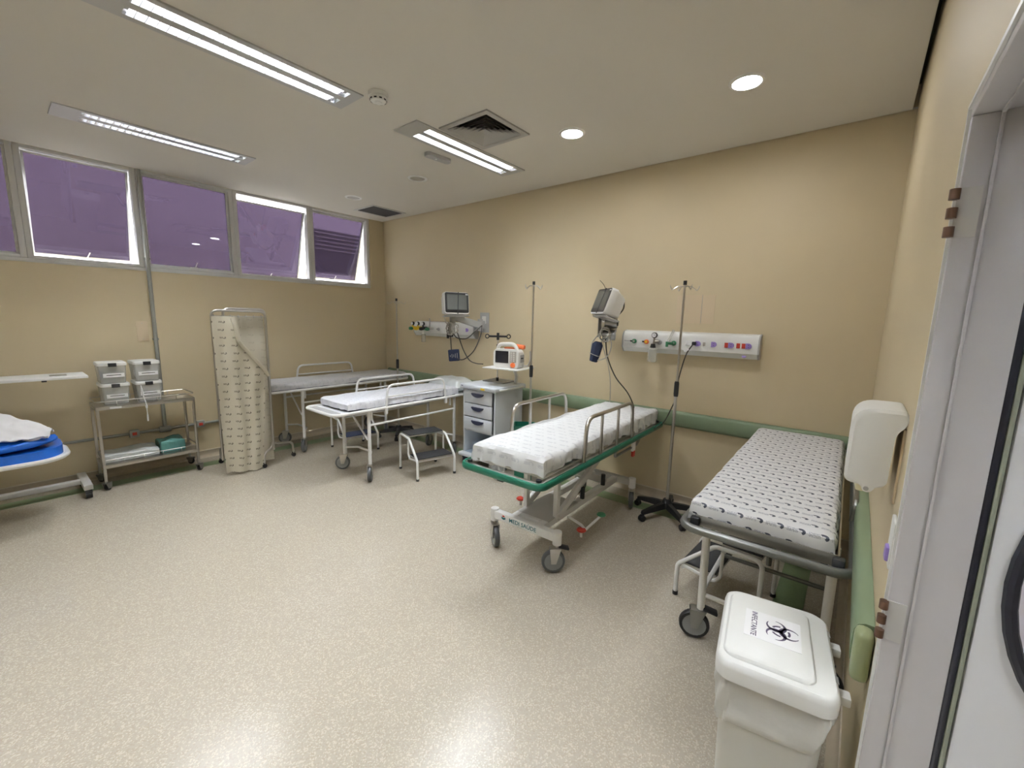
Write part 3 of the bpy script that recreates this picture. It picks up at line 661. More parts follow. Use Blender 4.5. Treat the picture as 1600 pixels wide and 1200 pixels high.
g = G(); g.tube(spline([(-0.02, -0.45, -0.10), (0.02, -0.45, -0.18), (0.10, -0.46, -0.31), (0.21, -0.48, -0.41), (0.33, -0.50, -0.438), (0.46, -0.52, -0.435)]), 0.006, 6); g.done('power_lead', 'cable', t)
t = thing('pressure_cuff', 'navy pressure cuff with printed marks hanging under the corner monitor', 'pressure cuff', (2.01, -0.46, 1.205))
g = G(); g.box((0, 0, 0), (0.13, 0.035, 0.135), rot=RZ(0.6) @ RY(-0.10), bev=0.012, seg=3); g.done('cuff', 'navy', t)
g = G()
for q, ln in ((-0.04, 0.02), (-0.02, 0.045), (0.0, 0.03), (0.02, 0.05), (0.042, 0.06)): g.box((q, -0.0185, -0.005), (0.005, 0.001, ln))
g.xf(RZ(0.6) @ RY(-0.10)).done('cuff_print', 'cable_grey', t)
g = G(); g.tube(spline([(-0.045, 0, 0.06), (-0.055, 0, 0.16), (-0.065, 0.0, 0.25)]), 0.006, 6); g.done('hose', 'cable', t)

# monitor 2 (left of the right gas panel)
t = thing('patient_monitor', 'wall-arm patient monitor turned sideways left of the right gas panel', 'monitor', (3.70, 0, 1.60), 0, 'wall-arm patient monitors')
g = G(); g.box((0.0, -0.006, 0.0), (0.10, 0.012, 0.24), bev=0.003); g.done('wall_plate', 'grey_plastic', t)
g = G(); g.box((0.0, -0.04, 0.0), (0.05, 0.06, 0.08), bev=0.01); g.cyl((0.0, -0.075, -0.07), (0, -0.075, 0.05), 0.03, 16); g.done('pivot', 'grey_plastic', t)
arm_link(t, (0.0, -0.075, 0.0), (0.20, -0.28, -0.03), 0.05, 0.045, 'steel_dark')
g = G(); g.cyl((0.205, -0.30, -0.06), (0.205, -0.30, 0.06), 0.034, 16); g.cyl((0.16, -0.36, 0.02), (0.26, -0.33, 0.02), 0.042, 18); g.cyl((0.15, -0.37, -0.085), (0.25, -0.34, -0.085), 0.045, 18); g.done('elbow', 'steel_dark', t)
g = G(); g.cyl((0.262, -0.345, 0.02), (0.275, -0.34, 0.02), 0.022, 14); g.done('knob', 'black_plastic', t)
g = G(); g.box((0.115, -0.38, -0.02), (0.012, 0.05, 0.17), bev=0.004); g.box((0.185, -0.33, 0.075), (0.06, 0.06, 0.05), bev=0.01); g.done('bracket', 'steel_dark', t)
monitor(t, (0.195, -0.38, 0.185), (-0.62, -0.78), rad(-20), 0.29, 0.235, 0.16, 0.75)
coil(t, (0.18, -0.40, -0.085), 0.06, 13); coil(t, (0.19, -0.41, -0.06), 0.045, 15)
g = G(); g.tube(spline([(0.31, -0.33, 0.22), (0.31, -0.34, 0.14), (0.24, -0.36, 0.06), (0.17, -0.38, 0.02)]), 0.006, 6); g.tube(spline([(0.175, -0.40, 0.29), (0.15, -0.41, 0.35), (0.115, -0.42, 0.39)]), 0.0025, 5); g.done('lead_wire', 'cable', t)
g = G(); g.tube(spline([(0.13, -0.4, -0.07), (0.07, -0.42, -0.16), (0.07, -0.42, -0.26), (0.13, -0.42, -0.31), (0.22, -0.41, -0.27), (0.25, -0.40, -0.17), (0.22, -0.39, -0.09)]), 0.005, 6); g.done('hose_loop', 'cable_grey', t)
g = G(); g.tube(spline([(0.19, -0.40, -0.12), (0.21, -0.38, -0.28), (0.26, -0.30, -0.46), (0.335, -0.2, -0.60), (0.38, -0.15, -0.72), (0.40, -0.11, -0.86)]), 0.006, 6); g.done('power_lead', 'cable', t)
g = G(); g.tube(spline([(0.15, -0.40, -0.14), (0.14, -0.2, -0.4), (0.10, -0.06, -0.62), (0.10, -0.055, -0.86)]), 0.0045, 6); g.done('data_lead', 'cable_grey', t)
t = thing('pressure_cuff', 'rolled navy pressure cuff hanging under the sideways monitor', 'pressure cuff', (3.815, -0.425, 1.37))
g = G(); V = []
for z, wx in ((0.085, 0.025), (0.06, 0.045), (-0.02, 0.042), (-0.095, 0.032)): V.append([g.bm.verts.new(RY(0.22) @ Vector((x*wx, y*0.03, z))) for x, y in ((-1, -.5), (0, -1), (1, -.5), (1, .5), (0, 1), (-1, .5))])
for A, B in zip(V, V[1:]):
    for j in range(6): g.bm.faces.new((A[j], A[(j+1) % 6], B[(j+1) % 6], B[j]))
g.bm.faces.new(V[0][::-1]); g.bm.faces.new(V[-1]); g.done('cuff', 'navy', t)
g = G(); g.box((-0.008, 0.0, -0.03), (0.088, 0.062, 0.004), rot=RY(0.3)); g.done('tie', 'cable_grey', t)

# ================================================================== FURNITURE HELPERS
def caster(t, x, y, r=0.075, wdt=0.032, top=0.19, ang=0.0, trail=0.03, tyre='tyre', hub='wheel_grey', forkm='steel', brake=False):
    """fork + wheel, swivelled by ang; wheel touches z=0"""
    M = T(x, y, 0) @ RZ(ang)
    f = G(); zt = 2*r+0.012
    f.cyl((0, 0, zt), (0, 0, top), 0.012, 10); f.box((0, trail*0.4, zt), (wdt+0.02, 0.05+trail, 0.008), bev=0.002)
    for s in (-1, 1):
        f.prism([(-0.026, zt), (trail+0.028, zt), (trail+0.016, r-0.012), (trail-0.016, r-0.012)], s*(wdt/2+0.006)-0.0025, s*(wdt/2+0.006)+0.0025, Matrix(((0, 0, 1, 0), (1, 0, 0, 0), (0, 1, 0, 0), (0, 0, 0, 1))))
    f.xf(M); fo = f.done('caster', forkm, t)
    w_ = G(); w_.lathe([(r*0.78, -wdt/2), (r*0.95, -wdt/2), (r, -wdt*0.25), (r, wdt*0.25), (r*0.95, wdt/2), (r*0.78, wdt/2)], (0, 0, 0), RY(PI/2), 24, cap=False)
    w_.xf(M @ T(0, trail, r)).done('tyre', tyre, fo)
    h = G(); h.lathe([(0, -wdt*0.5), (r*0.2, -wdt*0.5), (r*0.25, -wdt*0.32), (r*0.62, -wdt*0.30), (r*0.78, -wdt*0.46), (r*0.78, wdt*0.46), (r*0.62, wdt*0.30), (r*0.25, wdt*0.32), (r*0.2, wdt*0.5), (0, wdt*0.5)], (0, 0, 0), RY(PI/2), 20, cap=False)
    h.xf(M @ T(0, trail, r)).done('hub', hub, fo)
    if brake:
        b = G(); b.box((0, -0.045, zt+0.006), (wdt*1.3, 0.07, 0.014), rot=RX(0.25), bev=0.003); b.xf(M).done('brake_lever', 'black_plastic', fo)
    return fo
def sheet_mesh(t, w, l, top, drop, m, seed, name='mattress_cover', wr=0.006, c=(0, 0), sag=0.0, hem=0.35, label=None, R=0.028):
    du = w/2+drop; dv = l/2+drop; nu = int(2*du/0.022); nv = int(2*dv/0.028)
    def prof(s, half):
        a = abs(s); sg = 1 if s >= 0 else -1; st = half-R
        if a <= st: return s, 0.0
        arc = R*PI/2; d = a-st
        if d < arc: th = d/R; return sg*(st+R*math.sin(th)), R*(1-math.cos(th))
        return sg*half, R+(d-arc)
    def fn(u, v):
        s, q = -du+2*du*u, -dv+2*dv*v
        x, dx = prof(s, w/2); y, dy = prof(q, l/2); d = max(dx, dy)
        nz = noise.noise(Vector((s*5+seed, q*5, seed))); n2 = noise.noise(Vector((s*14, q*11+seed, seed*2)))
        if d > R: d = R+(d-R)*(1-hem*0.5+hem*(0.5+0.9*noise.noise(Vector((x*4, y*4, seed)))))
        k = min(1, d/R); ox = (1 if x > 0 else -1)*k*(abs(x) > w/2-R*1.2); oy = (1 if y > 0 else -1)*k*(abs(y) > l/2-R*1.2)
        pl = 0.010*math.sin((y if abs(ox) else x)*42+seed+4*nz)*min(1, d/0.08)
        return Vector((c[0]+x+ox*(pl+0.009*n2+0.004), c[1]+y+oy*(pl+0.009*n2+0.004), top-d+wr*nz*(1-k*0.5)+wr*0.5*n2*(1-k)-sag*k))
    g = G(); g.surf(nu, nv, fn, lambda u, v: (-du+2*du*u+5, -dv+2*dv*v+5)); return g.done(name, m, t, label)
def loop_frame(w, l, z, r, rc, y0=0.0):
    return [Vector((x, y+y0, z)) for x, y in rrect(w, l, rc, 6)]
def side_rail(t, x, y0, y1, z0, z1, r, m, bars=0, cross=None, fil=0.07, clampm=None, lean=0.0):
    g = G(); g.tube([(x, y0, z0), (x+lean, y0+0.03, z1), (x+lean, y1-0.03, z1), (x, y1, z0)], r, 10, fil=fil); o = g.done('side_rail', m, t)
    for k in range(bars):
        y = y0+(y1-y0)*(k+1)/(bars+1)-0.02
        b = G(); b.cyl((x, y, z0+0.02), (x+lean, y, z1), r*0.8, 10); b.done('rail_bar', m, o)
    if cross:
        b = G(); b.cyl((x, y0+0.01, cross), (x, y1-0.01, cross), r*0.7, 8); b.done('rail_bar', m, o)
    if clampm:
        for y in (y0, y1):
            b = G(); b.box((x, y, z0+0.0), (0.034, 0.03, 0.07), bev=0.006); b.done('rail_clamp', clampm, o)
    return o

# ================================================================== WHITE STRETCHER BEDS
def white_bed(label, loc, zf, sheetm, seed, near_rail, sheet_len, sheet_y, matt_h):
    t = thing('hospital_bed', label, 'bed', loc, 0, 'white tubular beds'); w, l = 0.56, 1.90
    g = G(); g.tube(loop_frame(w, l, zf, 0.016, 0.07), 0.016, 10, closed=True); g.done('frame', 'white_paint', t)
    g = G(); g.box((0, 0, zf-0.002), (w-0.03, l-0.03, 0.012), bev=0.003); g.done('deck', 'deck_white', t)
    g = G(); g.box((0, -l/2+0.06, zf+0.006), (w-0.10, 0.07, 0.004)); g.done('foot_strip', 'grey_plastic', t)
    lx, ly = 0.24, 0.57
    for sx in (-1, 1):
        for sy in (-1, 1):
            g = G(); g.cyl((sx*lx, sy*ly, 0.16), (sx*lx, sy*ly, zf-0.016), 0.017, 12); lg = g.done('leg', 'white_paint', t)
            caster(t, sx*lx, sy*ly, 0.075, 0.034, 0.20, (2.5, 0.4, -2.3, 1.1)[(sx+1)+(sy+1)//2], 0.025)
            h = G(); h.cyl((sx*lx, sy*(ly-0.05)-0.02, zf-0.11), (sx*lx, sy*(ly-0.05)-0.02, zf-0.02), 0.013, 10); h.done('rail_socket', 'white_paint', t)
    for sx in (-1, 1):
        g = G(); g.cyl((sx*lx, -ly, zf-0.16), (sx*lx, ly, zf-0.16), 0.011, 10); g.done('long_bar', 'white_paint', t)
    for sy in (-1, 1):
        g = G(); g.tube([(-lx, sy*ly, 0.24), (-lx*0.5, sy*(ly-0.09), 0.25), (lx*0.5, sy*(ly-0.09), 0.25), (lx, sy*ly, 0.24)], 0.011, 8, fil=0.05); g.done('cross_bar', 'white_paint', t)
    g = G(); g.cyl((-lx, -ly+0.05, zf-0.05), (lx, -ly-0.02, zf-0.30), 0.010, 8); g.done('brace', 'white_paint', t)
    side_rail(t, -w/2, -0.40, 0.40, zf-0.03, zf+0.225, 0.0125, 'white_paint', 0, zf+0.11, 0.08, 'white_paint')
    if near_rail: side_rail(t, w/2, -0.40, 0.40, zf-0.03, zf+0.225, 0.0125, 'white_paint', 0, zf+0.11, 0.08, 'white_paint')
    g = G(); g.box((0, sheet_y, zf+0.004+matt_h/2), (w-0.05, sheet_len-0.03, matt_h), bev=0.02); g.done('mattress', 'mattress_dark', t)
    sheet_mesh(t, w-0.035, sheet_len, zf+0.012+matt_h, matt_h*0.75, sheetm, seed, wr=0.008, c=(0, sheet_y))
    return t
b2 = white_bed('white tubular bed with raised side rails beside the drawer cart', (1.735, -0.995, 0), 0.725, 'sheet_pale', 2.3, True, 1.41, -0.095, 0.085)
b1 = white_bed('white tubular bed with a grey sheet in the corner under the windows', (0.345, -1.0, 0), 0.755, 'sheet_grey', 6.1, False, 1.84, 0.01, 0.075)
t = thing('pillow', 'bluish plastic-covered pillow at the head of the white railed bed', 'pillow', (1.735, -0.235, 0.735))
g = G()
def pil(u, v, s=1):
    x, y = (u*2-1), (v*2-1); h = (max(0, 1-x**4)*max(0, 1-y**4))**0.5
    return Vector((x*0.262, y*0.165, max(0.0, s*h*0.095+0.075+0.014*noise.noise(Vector((x*3, y*3, 1.0))))))
g.surf(20, 14, lambda u, v: pil(u, v, 1)); g.surf(20, 14, lambda u, v: pil(u, v, -0.7), flip=True); g.done('pillow_case', 'pillow_wrap', t)

# ================================================================== STEEL GURNEY WITH GREEN BUMPER
t = thing('stretcher_gurney', 'height-adjustable gurney with green bumper and red pedals', 'gurney', (4.04, -1.03, 0), rad(1.2)); gz = 0.72; gw_, gl_ = 0.62, 2.0
g = G(); g.tube(loop_frame(gw_, gl_, gz, 0.02, 0.06), 0.013, 10, closed=True, ry=0.022); g.done('bumper', 'green_dark', t)
g = G()
for s in (-1, 1): g.box((s*(gw_/2-0.032), 0, gz+0.006), (0.034, gl_-0.06, 0.024), bev=0.004); g.box((0, s*(gl_/2-0.034), gz+0.002), (gw_-0.06, 0.03, 0.02), bev=0.004)
g.done('frame', 'steel', t)
g = G(); g.box((0, 0.02, gz+0.028), (gw_-0.09, gl_-0.14, 0.016), bev=0.003); g.done('deck', 'steel', t)
for sx in (-1, 1):
    for sy in (-1, 1):
        g = G(); g.cyl((sx*(gw_/2-0.045), sy*(gl_/2-0.045), gz+0.018), (sx*(gw_/2-0.045), sy*(gl_/2-0.045), gz+0.03), 0.017, 12); g.done('pole_socket', 'black_plastic', t)
g = G(); g.box((0.02, -gl_/2+0.012, gz-0.012), (0.05, 0.03, 0.04), bev=0.006); g.done('catch', 'black_plastic', t)
g = G(); g.box((-0.005, 0.03, gz+0.082), (gw_-0.13, 1.83, 0.09), bev=0.02); g.done('mattress', 'linen', t)
sheet_mesh(t, gw_-0.085, 1.88, gz+0.138, 0.095, 'sheet_soft', 9.7, wr=0.010, c=(-0.005, 0.03), hem=0.7)
for sx in (-1, 1): side_rail(t, sx*(gw_/2-0.012), -0.50, 0.29, gz-0.02, gz+0.305, 0.0135, 'steel', 2, None, 0.09, None, lean=0.0)
# undercarriage
n_before = set(t.children)
bz = 0.245
for sy in (-1, 1):
    g = G(); g.box((0, sy*0.62, bz), (0.52, 0.05, 0.06), bev=0.006); o = g.done('base_beam', 'grey_paint' if sy > 0 else 'white_paint', t)
    for sx in (-1, 1):
        k = G(); k.cyl((sx*0.265, sy*0.62, bz-0.05), (sx*0.265, sy*0.62, bz+0.038), 0.03, 16); k.done('corner_hub', 'white_paint', o)
        caster(t, sx*0.265, sy*0.62, 0.078, 0.034, bz-0.03, (-2.2, -0.3, 2.3, 0.3)[(sx+1)+(sy+1)//2], 0.02, tyre='tyre', hub='wheel_grey', brake=(sx > 0 and sy < 0))
for sx in (-1, 1):
    g = G(); g.box((sx*0.11, 0, bz), (0.05, 1.20, 0.05), bev=0.005); g.done('long_beam', 'white_paint', t)
g = G(); g.box((0, -0.32, bz+0.02), (0.27, 0.42, 0.012), bev=0.004); g.done('base_plate', 'grey_paint', t)
g = G(); g.box((0, -0.53, bz+0.0), (0.19, 0.05, 0.05), bev=0.004); g.done('base_tie', 'white_paint', t)
for sx in (-1, 1):
    g = G(); a, b = Vector((sx*0.14, -0.42, bz+0.02)), Vector((sx*0.14, 0.42, gz-0.06)); q = (b-a).to_track_quat('Y', 'Z').to_matrix().to_4x4()
    g.box((a+b)/2, (0.03, (b-a).length, 0.055), rot=q, bev=0.004); g.done('lift_arm', 'white_paint', t)
    g = G(); a, b = Vector((sx*0.10, 0.42, bz+0.02)), Vector((sx*0.10, -0.42, gz-0.06)); q = (b-a).to_track_quat('Y', 'Z').to_matrix().to_4x4()
    g.box((a+b)/2, (0.03, (b-a).length, 0.055), rot=q, bev=0.004); g.done('lift_arm', 'white_paint', t)
    g = G(); g.box((sx*0.13, -0.42, (bz+gz)/2), (0.035, 0.04, gz-bz-0.02), bev=0.004); g.done('post', 'white_paint', t)
    g = G(); g.box((sx*0.20, 0, gz-0.045), (0.04, 1.5, 0.04), bev=0.004); g.done('under_rail', 'grey_paint', t)
for y in (-0.1, 0.25):
    g = G(); g.cyl((0.16, y, bz+0.06), (0.16, y, bz+0.15), 0.018, 10); g.done('stop_buffer', 'black_plastic', t)
for sx in (-1, 1):
    dz = 0.08 if sx < 0 else 0.0; ex = 0.05 if sx < 0 else 0.0
    g = G(); g.tube([(sx*0.12, -0.24, 0.20), (sx*(0.24+ex), -0.24, 0.17+dz), (sx*(0.26+ex), -0.22, 0.13+dz), (sx*(0.245+ex), 0.06, 0.13+dz)], 0.010, 8, fil=0.02); p_ = g.done('pedal_bar', 'white_paint', t)
    for y, c_ in ((-0.26, 'red'), (0.06, 'green_plastic')):
        k = G(); k.lathe([(0.0, 0.016), (0.03, 0.016), (0.036, 0.008), (0.03, 0.0), (0.0, 0.0)], (sx*(0.25+ex), y, 0.135+dz), n=18, cap=False); k.done('pedal', c_, p_)
        if y < 0:
            k = G(); k.cyl((sx*(0.25+ex), y, 0.09+dz), (sx*(0.25+ex), y, 0.136+dz), 0.010, 8); k.done('pedal_stop', 'white_paint', p_)
for ch in t.children:
    if ch not in n_before: ch.location.x -= 0.065
g = G(); g.tube([(0.30, 0.0, gz-0.02), (0.29, 0.0, gz-0.07), (0.29, 0.42, gz-0.07), (0.30, 0.45, gz-0.02)], 0.010, 8, fil=0.03); g.done('release_bar', 'steel_dark', t)
g = G(); g.box((0.30, 0.33, gz-0.06), (0.02, 0.05, 0.08), bev=0.004); rl = g.done('release_bracket', 'white_paint', t)
g = G(); g.box((0.302, 0.33, gz-0.12), (0.022, 0.04, 0.05), bev=0.006); g.done('release_handle', 'red', rl)
# lettering on the front beam
M_ = T(-0.085, -0.62-0.0255, bz) @ RX(PI/2)
text_obj('MEDI SAÚDE', 0.041, 'lettering', 'ink_teal', t, M_ @ T(0.02, 0, 0), 1.0, 0.0004, 0.0003, 'dark teal MEDI SAÚDE lettering')
g = G(); g.prism([(-0.022, 0.0), (0.0, -0.008), (0.022, 0.0), (0.022, -0.018), (0.0, -0.026), (-0.022, -0.018)], 0, 0.0006, M_ @ T(-0.145, 0.008, 0) @ Matrix.Scale(0.8, 4)); lo = g.done('logo_base', 'ink_teal', t)
g = G(); g.prism([(-0.02, 0.004), (0.0, -0.004), (0.02, 0.004), (0.0, 0.014)], 0, 0.0006, M_ @ T(-0.145, 0.010, 0) @ Matrix.Scale(0.8, 4)); g.done('logo_roof', 'red', t)

# ================================================================== GREY BED BY THE DOORWAY WALL
t = thing('stretcher_bed', 'grey steel-framed stretcher with boldly printed white sheet by the doorway wall', 'bed', (5.395, -1.0, 0), rad(0.6)); zf = 0.745; w_, l_ = 0.62, 1.90
g = G(); g.tube(loop_frame(w_, l_, zf-0.01, 0.02, 0.07), 0.019, 10, closed=True); g.done('frame', 'grey_tube', t)
g = G()
for s in (-1, 1): g.box((s*(w_/2-0.052), 0, zf+0.012), (0.006, l_-0.12, 0.045)); g.box((0, s*(l_/2-0.058), zf+0.012), (w_-0.10, 0.006, 0.045))
g.box((0, 0, zf-0.008), (w_-0.10, l_-0.11, 0.008)); g.done('tray', 'steel', t)
for sx in (-1, 1):
    for sy in (-1, 1):
        g = G(); g.box((sx*(w_/2-0.05), sy*(l_/2-0.05), zf+0.004), (0.04, 0.04, 0.05), bev=0.008); g.done('corner_block', 'black_plastic', t)
        g = G(); g.tube([(sx*(w_/2-0.06), sy*0.70, zf-0.02), (sx*(w_/2-0.055), sy*0.64, 0.17)], 0.019, 12); g.done('leg', 'white_paint', t)
        caster(t, sx*(w_/2-0.055), sy*0.64, 0.075, 0.034, 0.19, (1.9, 0.5, -2.0, 0.9)[(sx+1)+(sy+1)//2], 0.025, tyre='black_rubber', hub='wheel_grey', brake=(sx < 0 and sy < 0), forkm='steel_dark')
for sx in (-1, 1):
    g = G(); g.cyl((sx*(w_/2-0.055), -0.64, 0.27), (sx*(w_/2-0.055), 0.64, 0.27), 0.012, 8); g.done('long_bar', 'white_paint', t)
g = G(); g.cyl((-w_/2+0.055, -0.64, 0.25), (w_/2-0.055, -0.64, 0.25), 0.012, 8); g.done('cross_bar', 'white_paint', t)
g = G(); g.cyl((-0.02, -0.2, 0.30), (-0.02, -0.2, zf-0.02), 0.014, 8); g.cyl((-w_/2+0.055, -0.2, 0.27), (w_/2-0.055, -0.2, 0.27), 0.012, 8); g.done('centre_post', 'grey_tube', t)
g = G(); g.tube([(w_/2-0.012, -0.40, zf), (w_/2-0.006, -0.42, zf+0.10), (w_/2-0.006, 0.42, zf+0.10), (w_/2-0.012, 0.40, zf)], 0.011, 8, fil=0.04); g.done('side_rail', 'steel_dark', t)
g = G(); g.box((-0.025, 0.03, zf+0.038), (w_-0.145, 1.76, 0.06), bev=0.012); g.done('mattress', 'mattress_dark', t)
sheet_mesh(t, w_-0.085, 1.82, zf+0.095, 0.085, 'sheet_bold', 4.4, wr=0.005, c=(-0.025, 0.03), hem=0.45)

# ================================================================== STEP STOOLS
def stool(label, loc, rz, tread, w=0.42):
    t = thing('step_stool', label, 'step stool', loc, rz, 'two-step stools')
    for s in (-1, 1):
        y = s*w/2
        g = G(); g.tube([(0.23, y, 0.012), (0.23, y, 0.20), (0.03, y, 0.39), (-0.21, y, 0.40), (-0.21, y, 0.012)], 0.0125, 10, fil=0.05); g.done('side_frame', 'white_paint', t)
        g = G(); g.tube([(0.20, y*0.97, 0.20), (0.02, y*0.97, 0.175), (-0.01, y*0.97, 0.22), (-0.01, y*0.97, 0.37)], 0.010, 8, fil=0.04); g.done('step_bracket', 'white_paint', t)
        for x in (0.23, -0.21):
            g = G(); g.cyl((x, y, 0), (x, y, 0.022), 0.016, 10); g.done('foot', 'black_rubber', t)
    g = G(); g.cyl((0.20, -w/2, 0.19), (0.20, w/2, 0.19), 0.011, 8); g.done('cross_bar', 'white_paint', t)
    for x, z in ((0.115, 0.205), (-0.10, 0.405)):
        g = G(); g.box((x, 0, z), (0.205, w-0.03, 0.014), bev=0.003); o = g.done('step_plate', 'steel', t)
        g = G(); g.box((x, 0, z+0.011), (0.20, w-0.036, 0.010), bev=0.003); g.done('tread', tread, o)
stool('white two-step stool with black treads beside the white railed bed', (2.175, -1.01, 0), rad(-14), 'tread')
stool('white two-step stool with navy treads tucked between the two white beds', (0.90, -1.10, 0), rad(-8), 'tread_blue', 0.40)
stool('white two-step stool with black treads under the grey stretcher', (5.175, -1.17, 0), rad(176), 'tread', 0.40)

# ================================================================== DRIP STANDS
def iv_stand(label, loc, rz, top, star_r=0.27, grip=1.05, hooks=4):
    t = thing('drip_stand', label, 'drip stand', loc, rz, 'drip stands on star bases')
    g = G(); g.lathe([(0.0, 0.075), (0.045, 0.075), (0.05, 0.085), (0.045, 0.12), (0.03, 0.15), (0.0, 0.15)], n=16, cap=False); g.done('hub', 'black_plastic', t)
    for k in range(5):
        a = 2*PI*k/5+0.3; M = RZ(a)
        g = G(); V = []
        for x, hw, z0, z1 in ((0.02, 0.026, 0.075, 0.125), (star_r*0.55, 0.023, 0.07, 0.112), (star_r, 0.018, 0.062, 0.088)):
            V.append([g.bm.verts.new(M @ Vector((x, y, z))) for y, z in ((-hw, z0), (hw, z0), (hw*0.7, z1), (-hw*0.7, z1))])
        for A, B in zip(V, V[1:]):
            for j in range(4): g.bm.faces.new((A[j], A[(j+1) % 4], B[(j+1) % 4], B[j]))
        g.bm.faces.new(V[0][::-1]); g.bm.faces.new(V[-1]); o = g.done('base_arm', 'black_plastic', t)
        c = G()
        for s in (-1, 1): c.lathe([(0, -0.009), (0.024, -0.009), (0.027, -0.004), (0.027, 0.004), (0.024, 0.009), (0, 0.009)], (star_r, s*0.012, 0.027), RX(PI/2), 14, cap=False)
        c.box((star_r, 0, 0.045), (0.03, 0.03, 0.03), bev=0.006); c.xf(M).done('caster', 'black_rubber', o)
    g = G(); g.cyl((0, 0, 0.10), (0, 0, grip), 0.0125, 12); g.done('lower_pole', 'steel', t)
    g = G(); g.cyl((0, 0, grip+0.02), (0, 0, top), 0.009, 10); g.done('upper_pole', 'steel', t)
    g = G(); g.lathe([(0.0, -0.06), (0.017, -0.06), (0.019, -0.04), (0.019, 0.05), (0.015, 0.065), (0.0, 0.065)], (0, 0, grip), n=14, cap=False); g.done('grip_sleeve', 'black_plastic', t)
    g = G(); g.cyl((0, 0, top-0.015), (0, 0, top+0.018), 0.014, 10); g.done('top_cap', 'black_plastic', t)
    for k in range(hooks):
        a = 2*PI*k/hooks+0.55; M = RZ(a)
        g = G(); g.tube(spline([(0, 0, top-0.03), (0.05, 0, top-0.025), (0.085, 0, top-0.045), (0.10, 0, top-0.055), (0.115, 0, top-0.035), (0.118, 0, top-0.02)], 4), 0.003, 6); g.xf(M).done('hook', 'steel', t)
iv_stand('chrome drip stand between the gurney and the grey stretcher', (4.515, -0.33, 0), 0.2, 1.95, 0.27, 1.10)
iv_stand('chrome drip stand behind the drawer cart and the gurney', (3.01, -0.30, 0), 0.9, 2.0, 0.26, 1.10)
iv_stand('chrome drip stand in the corner between the two white beds', (0.84, -0.40, 0), 0.2, 1.85, 0.26, 1.0)
# cable from the gas panel down the stand to the gurney
t = thing('power_cord', 'black power cord from the right gas panel to the gurney', 'power cord', (4.56, -0.11, 1.47))
g = G(); g.tube(spline([(0.0, -0.02, 0.0), (-0.03, -0.10, -0.10), (-0.045, -0.19, -0.30), (-0.045, -0.215, -0.44), (-0.07, -0.21, -0.52), (-0.13, -0.2, -0.66), (-0.2, -0.2, -0.73), (-0.245, -0.2, -0.755)]), 0.005, 6); g.done('cord', 'cable', t)
g = G(); g.box((0, 0.0, 0.0), (0.03, 0.04, 0.03), bev=0.006); g.done('plug', 'black_plastic', t)
g = G(); g.box((-0.035, -0.08, -0.055), (0.04, 0.003, 0.02), rot=RY(-0.6)); g.done('cord_tag', 'paper', t)

# ================================================================== DRAWER CART WITH DEFIBRILLATOR
t = thing('drawer_cart', 'pale blue-grey emergency drawer cart with three dark-handled drawers', 'medical cart', (2.515, -0.335, 0))
cw, cdp = 0.48, 0.46
g = G()
g.box((-cw/2+0.012, 0, 0.505), (0.024, cdp, 0.73), bev=0.003); g.box((cw/2-0.012, 0, 0.505), (0.024, cdp, 0.73), bev=0.003); g.box((0, cdp/2-0.008, 0.505), (cw-0.05, 0.016, 0.73)); g.box((0, 0, 0.40), (cw-0.05, cdp-0.02, 0.014)); g.box((0, 0, 0.862), (cw-0.05, cdp-0.02, 0.014))
g.done('cabinet_body', 'cart_blue', t)
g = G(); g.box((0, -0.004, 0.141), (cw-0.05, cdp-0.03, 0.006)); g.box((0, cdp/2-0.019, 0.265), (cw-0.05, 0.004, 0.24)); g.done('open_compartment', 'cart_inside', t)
g = G(); g.box((0, -0.01, 0.118), (cw+0.07, cdp+0.08, 0.04), bev=0.012, seg=3); g.done('base_plate', 'cart_blue', t)
g = G(); g.box((0.01, -0.015, 0.898), (cw+0.05, cdp+0.07, 0.055), bev=0.018, seg=3); g.done('worktop', 'cart_blue', t)
for k in range(3):
    zc = 0.79-k*0.152
    g = G(); g.box((-0.005, -cdp/2-0.006, zc), (cw-0.075, 0.018, 0.142), bev=0.004); o = g.done('drawer', 'cart_blue', t)
    g = G(); g.prism([(0.085*math.cos(a), 0.042*math.sin(a)) for a in [PI+i*PI/10 for i in range(11)]], 0, 0.022, T(0.0, -cdp/2-0.014, zc+0.042) @ RX(PI/2)); g.done('handle', 'navy_plastic', o)
g = G(); g.box((0.10, -cdp/2-0.052, 0.895), (0.055, 0.003, 0.02)); g.done('warning_sticker', 'yellow', t)
g = G(); g.box((-0.21, -cdp/2-0.052, 0.905), (0.03, 0.003, 0.008)); g.done('maker_mark', 'navy_plastic', t)
g = G(); g.tube([(cw/2+0.03, -0.20, 0.895), (cw/2+0.065, -0.20, 0.90), (cw/2+0.065, 0.16, 0.90), (cw/2+0.03, 0.16, 0.895)], 0.011, 8, fil=0.03); g.done('push_handle', 'white_plastic', t)
for sx in (-1, 1):
    for sy in (-1, 1): caster(t, sx*(cw/2-0.01), sy*(cdp/2-0.02), 0.043, 0.03, 0.10, 0.3, 0.01, tyre='navy_plastic', hub='grey_plastic', forkm='navy_plastic')
g = G(); g.box((-0.035, 0.14, 0.931), (0.30, 0.24, 0.012), rot=RZ(0.1), bev=0.003); g.done('cardiac_board', 'steel_dark', t)
g = G(); g.tube([(-0.03, 0.10, 0.937), (-0.03, 0.10, 1.42)], 0.008, 10); g.done('pole', 'steel', t)
g = G(); g.cyl((-0.03, 0.10, 0.937), (-0.03, 0.10, 0.975), 0.016, 12); g.cyl((-0.03, 0.10, 1.31), (-0.03, 0.10, 1.35), 0.016, 12); g.done('pole_collar', 'black_plastic', t)
